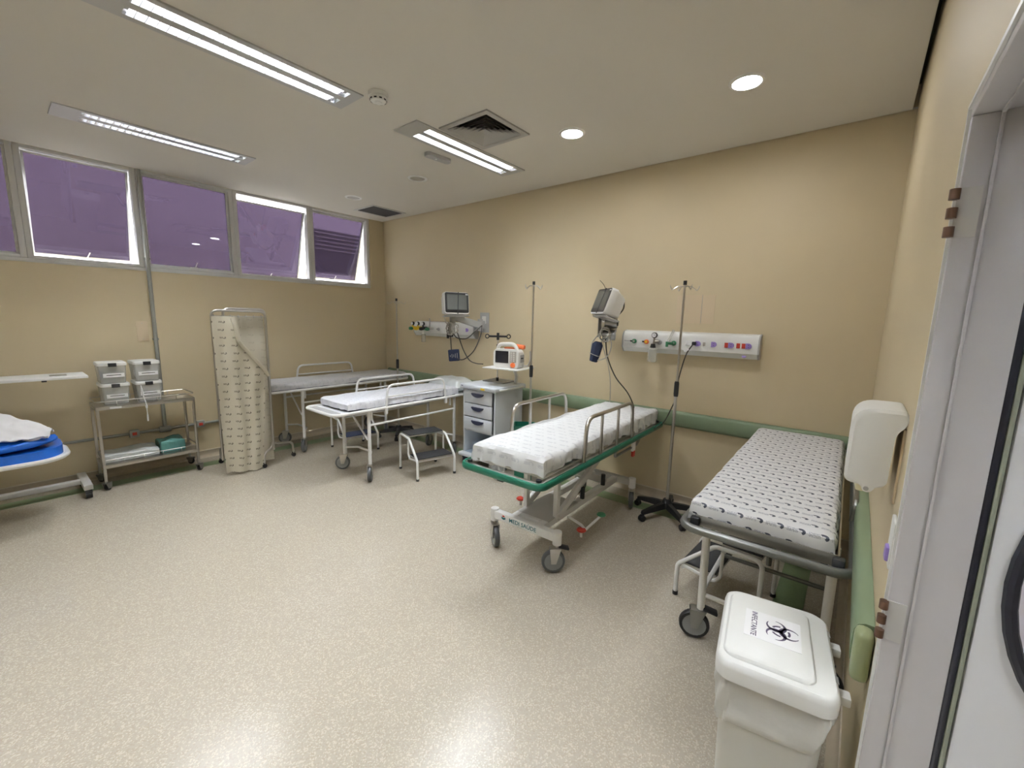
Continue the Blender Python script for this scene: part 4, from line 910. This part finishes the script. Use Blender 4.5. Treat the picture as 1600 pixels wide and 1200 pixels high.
g = G(); g.box((-0.03, 0.10, 1.44), (0.20, 0.03, 0.022), rot=RZ(0.75), bev=0.006); g.cyl((-0.03, 0.10, 1.40), (-0.03, 0.10, 1.48), 0.016, 10)
for s in (-1, 1):
    cx, cy = -0.03+s*0.12*math.cos(0.75), 0.10+s*0.12*math.sin(0.75); g.tube([(cx+0.02*math.cos(a)*math.cos(0.75), cy+0.02*math.cos(a)*math.sin(0.75), 1.44+0.022*math.sin(a)) for a in [i*2*PI/12 for i in range(12)]], 0.006, 6, closed=True)
g.done('hanger_bar', 'black_plastic', t)
g = G(); g.tube([(0.22, 0.12, 0.925), (0.22, 0.14, 1.02), (0.20, 0.10, 1.10)], 0.018, 10, fil=0.05); g.cyl((0.20, 0.08, 1.075), (0.20, 0.08, 1.113), 0.045, 14); g.done('shelf_arm', 'white_plastic', t)
Ms = T(0.235, -0.02, 1.120) @ RZ(rad(8))
g = G(); g.box((0, 0, 0), (0.44, 0.37, 0.014), bev=0.005); g.xf(Ms).done('side_shelf', 'white_plastic', t)
# defibrillator
t = thing('defibrillator', 'white and orange defibrillator monitor on the cart shelf', 'defibrillator', (2.78, -0.39, 1.128), rad(12))
g = G(); V = []; rr = rrect(0.30, 0.20, 0.045, 5); k = len(rr)
for y, sc, dz in ((-0.075, 0.98, 0.0), (-0.06, 1.0, 0.0), (0.05, 0.98, 0.0), (0.09, 0.9, -0.006)): V.append([g.bm.verts.new((x*sc, y, 0.10+z*sc+dz-(1-sc)*0.1)) for x, z in rr])
for A, B in zip(V, V[1:]):
    for j in range(k): g.bm.faces.new((A[j], A[(j+1) % k], B[(j+1) % k], B[j]))
g.bm.faces.new(V[0][::-1]); g.bm.faces.new(V[-1]); g.xf(Matrix.Identity(4)).done('case', 'device_white', t)
g = G(); g.tube([(-0.12, -0.045, 0.15), (-0.10, -0.045, 0.245), (0.09, -0.045, 0.255), (0.135, -0.045, 0.15)], 0.015, 10, fil=0.08, ry=0.02); g.done('carry_handle', 'device_white', t)
g = G(); g.box((0.03, 0.0, 0.205), (0.16, 0.05, 0.02), bev=0.008); g.box((0.10, 0.055, 0.222), (0.11, 0.06, 0.045), rot=RY(0.1), bev=0.014, seg=3); g.done('paddle', 'orange', t)
g = G(); g.box((-0.045, -0.077, 0.115), (0.155, 0.006, 0.125), bev=0.003); g.done('display', 'screen_dark', t)
g = G(); g.box((0.085, -0.0765, 0.12), (0.075, 0.006, 0.115), bev=0.003); kp = g.done('key_panel', 'cable_grey', t)
q = G(); q.box((0, 0, 0), (0.018, 0.004, 0.010), bev=0.001); so = q.done('key', 'device_white', kp, loc=(0.065, -0.081, 0.16))
for i in range(1, 10): share(so, 'key', kp, (0.065+(i % 2)*0.03, -0.081, 0.16-(i//2)*0.02))
g = G(); g.lathe([(0.0, 0.022), (0.018, 0.022), (0.026, 0.012), (0.028, 0.0), (0, 0)], (0.085, -0.075, 0.035), RX(PI/2), 16, cap=False); g.done('mode_dial', 'orange', t)
g = G(); g.tube(spline([(0.15, 0.03, 0.03), (0.20, 0.04, 0.03), (0.225, 0.05, 0.10), (0.215, 0.06, 0.18)]), 0.008, 8); g.done('paddle_cable', 'cable_grey', t)
g = G(); g.box((0.147, 0.01, 0.10), (0.012, 0.09, 0.08), bev=0.004); sp_ = g.done('side_panel', 'grey_plastic', t)
g = G(); g.box((0.152, 0.0, 0.105), (0.012, 0.05, 0.012), bev=0.003); g.done('paper_slot', 'ink', sp_)
# green bin and clear wrap behind the gurney
t = thing('green_bin', 'small dark green bin with a white emblem between cart and gurney', 'bin', (3.13, -0.55, 0), rad(35))
g = G(); V = []
for z, a in ((0.0, 0.085), (0.58, 0.10), (0.585, 0.106), (0.60, 0.106), (0.60, 0.096), (0.05, 0.082)): V.append([g.bm.verts.new((x, y, z)) for x, y in rrect(2*a, 2*a, 0.02, 3)])
k = len(V[0])
for A, B in zip(V, V[1:]):
    for j in range(k): g.bm.faces.new((A[j], A[(j+1) % k], B[(j+1) % k], B[j]))
g.bm.faces.new(V[0][::-1]); g.bm.faces.new(V[-1]); g.done('body', 'green_dark', t)
g = G()
for s in (-1, 1): g.box((0, -0.1015, 0.51), (0.012, 0.002, 0.11), rot=RY(s*0.55))
g.box((0, -0.1015, 0.555), (0.075, 0.002, 0.012)); g.done('emblem', 'paper', t)
t = thing('plastic_wrap', 'crumpled clear plastic wrap beside the green bin', 'plastic wrap', (2.93, -0.72, 0.0))
g = G(); bmesh.ops.create_icosphere(g.bm, subdivisions=3, radius=0.1)
for v in g.bm.verts: v.co = Vector((v.co.x*1.0, v.co.y*0.8, (v.co.z+0.1)*2.1))*(1+0.45*noise.noise(v.co*16)); v.co.z = max(0.0, v.co.z)
g.done('wrap', 'clear_box', t)

# ================================================================== STEEL TROLLEY, BOXES, PACKS
tx0, tx1, ty0, ty1 = 0.12, 0.46, -3.32, -2.59; tc = ((tx0+tx1)/2, (ty0+ty1)/2)
t = thing('steel_trolley', 'two-shelf stainless steel trolley against the window wall', 'trolley', (tc[0], tc[1], 0)); hx, hy = (tx1-tx0)/2, (ty1-ty0)/2
for sx in (-1, 1):
    for sy in (-1, 1):
        g = G(); g.box((sx*(hx-0.012), sy*(hy-0.012), 0.425), (0.022, 0.022, 0.69), bev=0.003); g.done('post', 'steel', t)
        caster(t, sx*(hx-0.012), sy*(hy-0.012), 0.03, 0.024, 0.09, 0.8*sx, 0.012, tyre='black_rubber', hub='black_plastic', forkm='steel_dark')
for z in (0.775, 0.235):
    g = G(); g.box((0, 0, z), (2*hx, 2*hy, 0.006)); sh = None
    for s in (-1, 1): g.box((s*(hx-0.002), 0, z-0.014), (0.004, 2*hy, 0.03)); g.box((0, s*(hy-0.002), z-0.014), (2*hx, 0.004, 0.03))
    sh = g.done('shelf', 'steel', t)
    g = G(); g.tube([(x, y, z+0.045) for x, y in rrect(2*hx-0.01, 2*hy-0.01, 0.02, 3)], 0.0035, 6, closed=True); g.done('guard_wire', 'steel', sh)
    for sx in (-1, 1):
        for y in (-0.6, -0.2, 0.2, 0.6):
            g = G(); g.cyl((sx*(hx-0.005), y*hy, z), (sx*(hx-0.005), y*hy, z+0.045), 0.003, 6); g.done('wire_support', 'steel', sh)
g = G(); g.box((hx+0.0005, -0.23, 0.760), (0.002, 0.08, 0.018)); g.done('price_label', 'paper', t)
def storage_box(label, y, z, seed, note):
    t = thing('storage_box', label, 'storage box', (0.275, y, z), rad(random.Random(seed).uniform(-2, 2)), 'clear storage boxes on the trolley')
    w, d, h = 0.195, 0.23, 0.175; g = G(); V = []
    for zz, a in ((0.0, 0.88), (0.004, 0.90), (h, 1.0), (h, 0.985), (0.006, 0.885)): V.append([g.bm.verts.new((x*a, yy*a, zz)) for x, yy in rrect(d, w, 0.02, 3)])
    k = len(V[0])
    for A, B in zip(V, V[1:]):
        for j in range(k): g.bm.faces.new((A[j], A[(j+1) % k], B[(j+1) % k], B[j]))
    g.bm.faces.new(V[0][::-1]); g.bm.faces.new(V[-1]); g.done('tub', 'clear_box', t)
    g = G(); V = []
    for zz, a in ((h-0.012, 1.02), (h-0.012, 1.05), (h+0.008, 1.05), (h+0.016, 1.0), (h+0.012, 0.9)): V.append([g.bm.verts.new((x*a, yy*a, zz)) for x, yy in rrect(d, w, 0.022, 3)])
    for A, B in zip(V, V[1:]):
        for j in range(k): g.bm.faces.new((A[j], A[(j+1) % k], B[(j+1) % k], B[j]))
    g.bm.faces.new(V[-1]); g.done('lid', 'clear_lid', t)
    for s in (-1, 1):
        g = G(); g.box((s*(d/2+0.008), 0, h-0.004), (0.012, 0.058, 0.034), bev=0.003); g.done('latch', 'black_plastic', t)
    g = G(); g.box((d/2*0.985, 0.005, 0.075), (0.002, 0.145, 0.036), rot=RY(0.06)); lb = g.done('paper_label', 'paper', t)
    g = G(); g.box((d/2*0.985+0.0015, 0.005, 0.077), (0.001, 0.10, 0.006), rot=RY(0.06)); g.done('label_line', 'ink', lb)
    rnd = random.Random(seed); g = G(); cm = ('contents_dark', 'wrap_grey', 'linen', 'linen')[seed % 4]
    bmesh.ops.create_icosphere(g.bm, subdivisions=3, radius=1)
    for v in g.bm.verts:
        c = v.co.copy(); n_ = noise.noise(c*2.2+Vector((seed*3, 0, 0)))
        v.co = Vector((max(-1, min(1, c.x*1.3))*0.088, max(-1, min(1, c.y*1.3))*0.07, 0.014+(max(-1, min(1, c.z*1.3))+1)*0.05*(1+0.5*n_)))
    g.done('contents', cm, t)
    if note:
        g = G(); g.box((0.098, 0.0, 0.09), (0.003, 0.15, 0.13), rot=RY(0.06)); g.done('paper_sheet', 'paper', t)
    return t
storage_box('clear storage box with dark contents on top of the left stack', -3.165, 0.779+0.192, 4, 0)
storage_box('clear storage box at the bottom of the left stack', -3.160, 0.779, 5, 0)
storage_box('clear storage box with white papers on top of the right stack', -2.925, 0.779+0.192, 6, 1)
storage_box('clear storage box with a white strap at the bottom of the right stack', -2.920, 0.779, 7, 0)
t = thing('white_strap', 'thin white strap hanging over the trolley edge', 'strap', (0.40, -2.985, 0.93))
g = G(); P = spline([(0.0, 0, 0.0), (0.012, 0.0, -0.02), (0.022, 0.006, -0.10), (0.066, 0.012, -0.16), (0.068, 0.014, -0.25), (0.070, 0.012, -0.33)], 4)
for a, b in zip(P, P[1:]): g.box((a+b)/2, (0.004, 0.016, (b-a).length+0.003), rot=(b-a).to_track_quat('Z', 'Y').to_matrix().to_4x4())
g.done('strap', 'paper', t)
def pack(name, label, cat, c, s_, m, seed):
    t = thing(name, label, cat, c); g = G(); g.box((0, 0, s_[2]/2), s_, bev=0.01, seg=2); bmesh.ops.subdivide_edges(g.bm, edges=g.bm.edges, cuts=3, use_grid_fill=True)
    for v in g.bm.verts:
        n_ = noise.noise(v.co*11+Vector((seed, 0, 0)))
        v.co.z = max(0, v.co.z*(1+0.35*n_)); v.co.x *= 1+0.05*n_; v.co.y *= 1+0.06*noise.noise(v.co*7)
    g.done('wrapping', m, t)
pack('wrapped_pack', 'clear-wrapped grey pack lying on the lower trolley shelf', 'pack', (0.28, -3.10, 0.239), (0.27, 0.40, 0.07), 'wrap_grey', 1.0)
pack('wrapped_bundle', 'teal plastic-wrapped bundle on the lower trolley shelf', 'pack', (0.28, -2.785, 0.239), (0.22, 0.20, 0.11), 'wrap_teal', 5.0)

# ================================================================== PRIVACY SCREEN
t = thing('privacy_screen', 'folded chrome privacy screen with cream printed curtain', 'privacy screen', (0.79, -2.22, 0))
def sframe(x, y0, y1, ztop, name='panel_frame'):
    g = G(); g.tube([(x, y0, 0.16), (x, y0, ztop), (x, y1, ztop), (x, y1, 0.16)], 0.0125, 10, fil=0.06); return g.done(name, 'steel', t)
f1 = sframe(0.0, -0.26, 0.22, 1.655); f2 = sframe(-0.07, -0.14, 0.245, 1.675); 
for fr, x, y0, y1 in ((f1, 0.0, -0.26, 0.22), (f2, -0.07, -0.14, 0.245)):
    g = G(); g.cyl((x, y0, 1.60), (x, y1, 1.60), 0.005, 8); g.done('curtain_rod', 'steel', fr)
def sfoot(pts, cap=True):
    g = G(); g.tube(pts, 0.0125, 10, fil=0.06); o = g.done('foot_tube', 'steel', t); x, y, z = pts[-1]
    c = G(); c.box((x, y, 0.045), (0.022, 0.026, 0.03), bev=0.004); c.cyl((x-0.012, y, 0.023), (x+0.012, y, 0.023), 0.0225, 14); c.done('caster', 'black_rubber', o)
sfoot([(-0.07, -0.14, 0.20), (-0.30, -0.155, 0.20), (-0.42, -0.16, 0.17), (-0.43, -0.16, 0.045)])
sfoot([(0.0, 0.22, 0.25), (0.0, 0.20, 0.19), (0.055, 0.10, 0.15), (0.06, 0.095, 0.045)])
sfoot([(-0.07, 0.245, 0.22), (-0.08, 0.30, 0.20), (-0.10, 0.46, 0.18), (-0.105, 0.47, 0.045)])
def cloth(name, x, ytop, ybot, ztop, zbot, seed, amp, diag=None, m='curtain'):
    """hanging curtain; ytop/ybot = (left, right); diag lowers the top right corner"""
    g = G()
    def fn(u, v):
        a = ytop[0]+(ytop[1]-ytop[0])*u; b = ybot[0]+(ybot[1]-ybot[0])*u
        zt = ztop if not diag else ztop-diag(u); z = zt+(zbot+0.02*math.sin(3*u+seed)-zt)*v; k = (ztop-z)/(ztop-zbot)
        y = a+(b-a)*k
        xx = x+amp*(0.5+0.7*k)*math.sin(u*15+seed+1.5*noise.noise(Vector((u*2, v*2, seed))))+0.012*noise.noise(Vector((u*5, v*7, seed)))
        return Vector((xx, y, z))
    wu = abs(ytop[1]-ytop[0]); hv = ztop-zbot
    g.surf(36, 44, fn, lambda u, v: (wu*1.05*u+5, 5+(ztop-(ztop-(diag(u) if diag else 0)+(zbot-(ztop-(diag(u) if diag else 0)))*v)))); o = g.done(name, m, t)
    return o
cloth('back_curtain', -0.035, (-0.25, 0.21), (-0.20, 0.235), 1.60, 0.055, 1.0, 0.006, m='curtain_back')
cloth('front_curtain', 0.085, (-0.29, 0.20), (-0.27, 0.085), 1.60, 0.03, 2.2, 0.016, lambda u: 0.0 if u < 0.36 else min(0.60, (u-0.36)/0.64*0.36+0.22*min(1, (u-0.36)/0.06)))
g = G(); g.surf(4, 14, lambda u, v: Vector((0.115+0.008*math.sin(u*PI), -0.115+0.035*u+0.02*v, 1.60-0.24*v))); g.done('folded_flap', 'curtain', t)
g = G(); g.tube(spline([(0.10, -0.115, 1.585), (0.112, -0.095, 1.48), (0.105, -0.075, 1.36), (0.112, 0.02, 1.22), (0.10, 0.12, 1.09), (0.085, 0.185, 0.99)]), 0.011, 8, ry=0.02); g.done('fold_roll', 'curtain', t)
for k in range(7):
    g = G(); y = -0.24+k*0.07; g.tube([(0.0+0.014*math.cos(a), y, 1.60+0.014*math.sin(a)) for a in [i*2*PI/10 for i in range(10)]], 0.0025, 5, closed=True); g.done('curtain_ring', 'steel', t)

# ================================================================== OVERBED TABLE AND BED AT THE LEFT EDGE
t = thing('overbed_table', 'white overbed table with a grey castered base at the left edge', 'table', (0.36, -3.78, 0))
g = G(); g.box((-0.02, 0.0, 1.062), (0.34, 0.88, 0.022), bev=0.004); tp = g.done('table_top', 'white_paint', t)
g = G(); g.box((0.02, 0.27, 1.077), (0.05, 0.10, 0.008), bev=0.002); g.done('tray_clip', 'steel', tp)
g = G(); g.box((0.14, 0.18, 1.046), (0.02, 0.03, 0.014), bev=0.003); g.done('lock_knob', 'black_plastic', tp)
g = G(); g.box((-0.05, -0.30, 0.57), (0.06, 0.06, 0.96), bev=0.006); g.done('column', 'grey_paint', t)
g = G(); g.box((-0.02, -0.02, 0.10), (0.06, 0.72, 0.04), bev=0.005); g.done('base_beam', 'grey_paint', t)
for y in (0.345, -0.385):
    g = G(); g.box((-0.02, y, 0.10), (0.46, 0.06, 0.045), bev=0.005); fb = g.done('foot_bar', 'grey_paint', t)
    for s in (-1, 1):
        c = G(); c.box((-0.02+s*0.205, y, 0.062), (0.05, 0.045, 0.03), bev=0.004); c.cyl((-0.02+s*0.205, y-0.02, 0.03), (-0.02+s*0.205, y+0.02, 0.03), 0.03, 14); c.done('caster', 'black_rubber', fb)
t = thing('treatment_bed', 'white-rimmed bed piled with blue plastic and white linen at the left edge', 'bed', (0.82, -4.45, 0))
def ovalend(w, l, r): return rrect(w, l, r, 8)
g = G(); g.prism(ovalend(0.56, 1.80, 0.20), 0.505, 0.535); g.tube([(x, y, 0.525) for x, y in ovalend(0.56, 1.80, 0.20)], 0.016, 8, closed=True); g.done('platform', 'white_paint', t)
g = G(); g.prism(ovalend(0.535, 1.76, 0.20), 0.535, 0.60); g.done('mattress', 'wrap_blue', t)
g = G(); g.box((0, -0.25, 0.28), (0.22, 0.5, 0.45), bev=0.02); g.box((0, -0.25, 0.04), (0.5, 1.1, 0.06), bev=0.01); g.done('pedestal', 'grey_paint', t)
t = thing('blue_sheeting', 'shiny blue plastic sheeting bundled on the white-rimmed bed', 'plastic sheeting', (0.87, -3.99, 0.60))
g = G(); bmesh.ops.create_icosphere(g.bm, subdivisions=5, radius=1)
for v in g.bm.verts:
    c = v.co.copy(); n_ = noise.noise(c*2.5)*0.25+noise.noise(c*7)*0.07
    v.co = Vector((c.x*0.225*(1+n_*0.2), c.y*0.40*(1+n_*0.15), max(0.0, c.z*0.5+0.42)*0.11*(1+n_)))
g.done('sheeting', 'wrap_blue', t)
t = thing('white_linen', 'crumpled white linen on the blue plastic sheeting', 'linen', (0.80, -3.96, 0.665))
g = G()
def lin(u, v):
    x, y = u*2-1, v*2-1; r_ = min(1, (x*x+y*y)**0.5)
    z = 0.17*(1-r_**2)+0.045*noise.noise(Vector((x*2.2, y*2.2, 3)))+0.02*noise.noise(Vector((x*6, y*6, 1)))
    return Vector((x*0.24*(1+0.1*noise.noise(Vector((y*3, x, 0)))), y*0.36*(1-0.15*abs(x)), max(-0.05, z+0.03)))
g.surf(44, 60, lin); g.surf(44, 60, lambda u, v: lin(u, v)-Vector((0, 0, 0.006)), flip=True); g.done('linen', 'linen', t)

# ================================================================== INFECTIOUS WASTE BIN
t = thing('waste_bin', 'white lidded pedal bin with a biohazard label beside the doorway', 'bin', (5.530, -2.405, 0), rad(8)); bw, bl, bh = 0.262, 0.335, 0.645
g = G(); V = []
for z, a in ((0.0, 0.84), (0.01, 0.86), (bh-0.02, 1.0), (bh, 1.0), (bh, 0.97), (0.03, 0.84)): V.append([g.bm.verts.new((x*a, y*a, z)) for x, y in rrect(bw, bl, 0.035, 5)])
k = len(V[0])
for A, B in zip(V, V[1:]):
    for j in range(k): g.bm.faces.new((A[j], A[(j+1) % k], B[(j+1) % k], B[j]))
g.bm.faces.new(V[0][::-1]); g.bm.faces.new(V[-1]); g.done('body', 'bin_plastic_shaded', t)
g = G(); per = rrect(1, 1, 0.13, 8); nk = len(per)
def bagf(u, v):
    i = u*nk; a = per[int(i) % nk]; b_ = per[(int(i)+1) % nk]; f_ = i-int(i); x = (a[0]+(b_[0]-a[0])*f_)*(bw+0.012); y = (a[1]+(b_[1]-a[1])*f_)*(bl+0.012)
    h_ = 0.115+0.068*math.cos(2*PI*(u-0.58))+0.010*math.sin(u*6*PI); z = bh+0.006-h_*v; e_ = 1+0.045*math.sin(v*PI)*(1+math.sin(u*37+6*v))+0.05*v*noise.noise(Vector((u*30 % 30, v*5, 0)))
    return Vector((x*e_, y*e_, z))
g.surf(nk*4, 14, bagf); g.done('bin_liner', 'bag', t)
# lid: hinged on the wall side
Ml = T(0, 0, bh+0.012)
g = G(); V = []
for z, a, b in ((-0.006, bw+0.026, bl+0.048), (-0.022, bw+0.034, bl+0.056), (0.014, bw+0.036, bl+0.058), (0.028, bw+0.030, bl+0.052), (0.034, bw+0.018, bl+0.040)):
    V.append([g.bm.verts.new((x, y, z)) for x, y in rrect(a, b, 0.045, 6)])
k = len(V[0])
for A, B in zip(V, V[1:]):
    for j in range(k): g.bm.faces.new((A[j], A[(j+1) % k], B[(j+1) % k], B[j]))
g.bm.faces.new(V[0][::-1]); g.bm.faces.new(V[-1]); g.xf(Ml); lid = g.done('lid', 'white_plastic', t)
g = G(); V = []
for z, a, b in ((0.034, 0.228, 0.336), (0.039, 0.226, 0.334), (0.044, 0.216, 0.324)): V.append([g.bm.verts.new((x-0.018, y, z)) for x, y in rrect(a, b, 0.035, 6)])
k = len(V[0])
for A, B in zip(V, V[1:]):
    for j in range(k): g.bm.faces.new((A[j], A[(j+1) % k], B[(j+1) % k], B[j]))
g.bm.faces.new(V[0][::-1]); g.bm.faces.new(V[-1]); g.xf(Ml).done('lid_panel', 'white_plastic', lid)
for y in (-0.10, 0.10):
    g = G(); g.box((bw/2+0.030, y, -0.012), (0.034, 0.034, 0.026), bev=0.004); g.xf(Ml).done('hinge_tab', 'white_plastic', lid)
    g = G(); g.box((bw/2+0.0105, y+0.005, 0.026), (0.010, 0.028, 0.012), rot=RY(0.6)); g.xf(Ml).done('hinge_slot', 'grey_plastic', lid)
# label: local +x of the text runs along -y of the bin
Mb = Ml @ T(-0.012, 0.01, 0.0445) @ RZ(rad(-84))
g = G(); g.box((0, 0, 0), (0.150, 0.140, 0.0008)); lbo = g.xf(Ml @ T(-0.008, 0.012, 0.0445) @ RZ(rad(-1))).done('label_sticker', 'paper', t)
Mt = Ml @ T(-0.008, 0.012, 0.0449) @ RZ(rad(-91))
text_obj('INFECTANTE', 0.0215, 'label_text', 'ink_purple', t, Mt @ T(0, -0.050, 0.0002), 1.0, 0.0002, 0.0003, 'INFECTANTE lettering')
g = G(); u_ = 0.00185
for k3 in range(3):
    Mq = Mt @ T(0, 0.022, 0.0002) @ RZ(k3*2*PI/3) @ Matrix.Scale(u_, 4)
    Aq, Bq = [], []
    for i in range(25):
        th = -PI/2+(i/24*2-1)*rad(152)
        Aq.append(g.bm.verts.new(Mq @ Vector((15*math.cos(th), 12+15*math.sin(th), 0)))); Bq.append(g.bm.verts.new(Mq @ Vector((11.4*math.cos(th), 14.8+11.4*math.sin(th), 0))))
    for i in range(24): g.bm.faces.new((Aq[i], Aq[i+1], Bq[i+1], Bq[i]))
    Aq, Bq = [], []
    for i in range(9):
        th = PI/2+(i/8*2-1)*rad(28)+PI
        th = PI/2+(i/8*2-1)*rad(30)
        Aq.append(g.bm.verts.new(Mq @ Vector((14.5*math.cos(th), 14.5*math.sin(th), 0)))); Bq.append(g.bm.verts.new(Mq @ Vector((11*math.cos(th), 11*math.sin(th), 0))))
    for i in range(8): g.bm.faces.new((Aq[i], Aq[i+1], Bq[i+1], Bq[i]))
g.done('biohazard_symbol', 'ink_purple', t)

# ================================================================== DISPENSERS AND SOCKET ON THE DOORWAY WALL
t = thing('soap_dispenser', 'white plastic soap dispenser on the wall beside the doorway', 'dispenser', (L, -2.30, 1.312))
sec = [(v.x, v.z) for v in fillet([(0.0, 0, 0.118), (-0.112, 0, 0.118), (-0.112, 0, -0.090), (-0.074, 0, -0.094), (-0.068, 0, -0.112), (-0.052, 0, -0.112), (-0.046, 0, -0.096), (-0.024, 0, -0.088), (-0.021, 0, 0.062), (0.0, 0, 0.088)], 0.055, 8, True)]
g = G(); Mz = Matrix(((1, 0, 0, 0), (0, 0, 1, 0), (0, 1, 0, 0), (0, 0, 0, 1)))
Vs = []
for y, sc in ((-0.095, 0.93), (-0.088, 1.0), (0.088, 1.0), (0.095, 0.93)): Vs.append([g.bm.verts.new((x*sc, y, z*sc)) for x, z in sec])
k = len(sec)
for A, B in zip(Vs, Vs[1:]):
    for j in range(k): g.bm.faces.new((A[j], A[(j+1) % k], B[(j+1) % k], B[j]))
g.bm.faces.new(Vs[0][::-1]); g.bm.faces.new(Vs[-1]); g.done('cover', 'white_plastic', t)
g = G(); g.box((-0.003, 0, -0.03), (0.005, 0.17, 0.20)); g.done('back_plate', 'wall_patch', t)
g = G(); g.cyl((-0.062, -0.0945, -0.100), (-0.062, -0.0965, -0.100), 0.006, 12); g.done('lock', 'grey_plastic', t)
t = thing('hand_gel_dispenser', 'yellowed dispenser nozzle peeking from behind the white soap dispenser', 'dispenser', (L, -1.98, 1.20))
g = G(); g.box((-0.045, 0, 0.0), (0.088, 0.09, 0.16), bev=0.015, seg=3); g.done('case', 'yellowed', t)
g = G(); g.lathe([(0.0, -0.12), (0.012, -0.12), (0.022, -0.08), (0.0, -0.08)], (-0.06, 0, 0), n=14, cap=False); g.done('nozzle', 'yellowed', t)
t = thing('wall_socket', 'white wall plate with a purple power socket beside the door frame', 'socket', (L, -2.515, 1.13))
g = G(); g.box((-0.004, 0, 0), (0.008, 0.075, 0.115), bev=0.003); g.done('plate', 'white_plastic', t)
g = G(); g.box((-0.010, 0, -0.03), (0.010, 0.035, 0.035), bev=0.004); g.done('socket', 'purple', t)

for o in bpy.data.objects:
    if o.type == 'MESH' and o.parent is None and 'label' not in o: print('UNLABELLED', o.name)
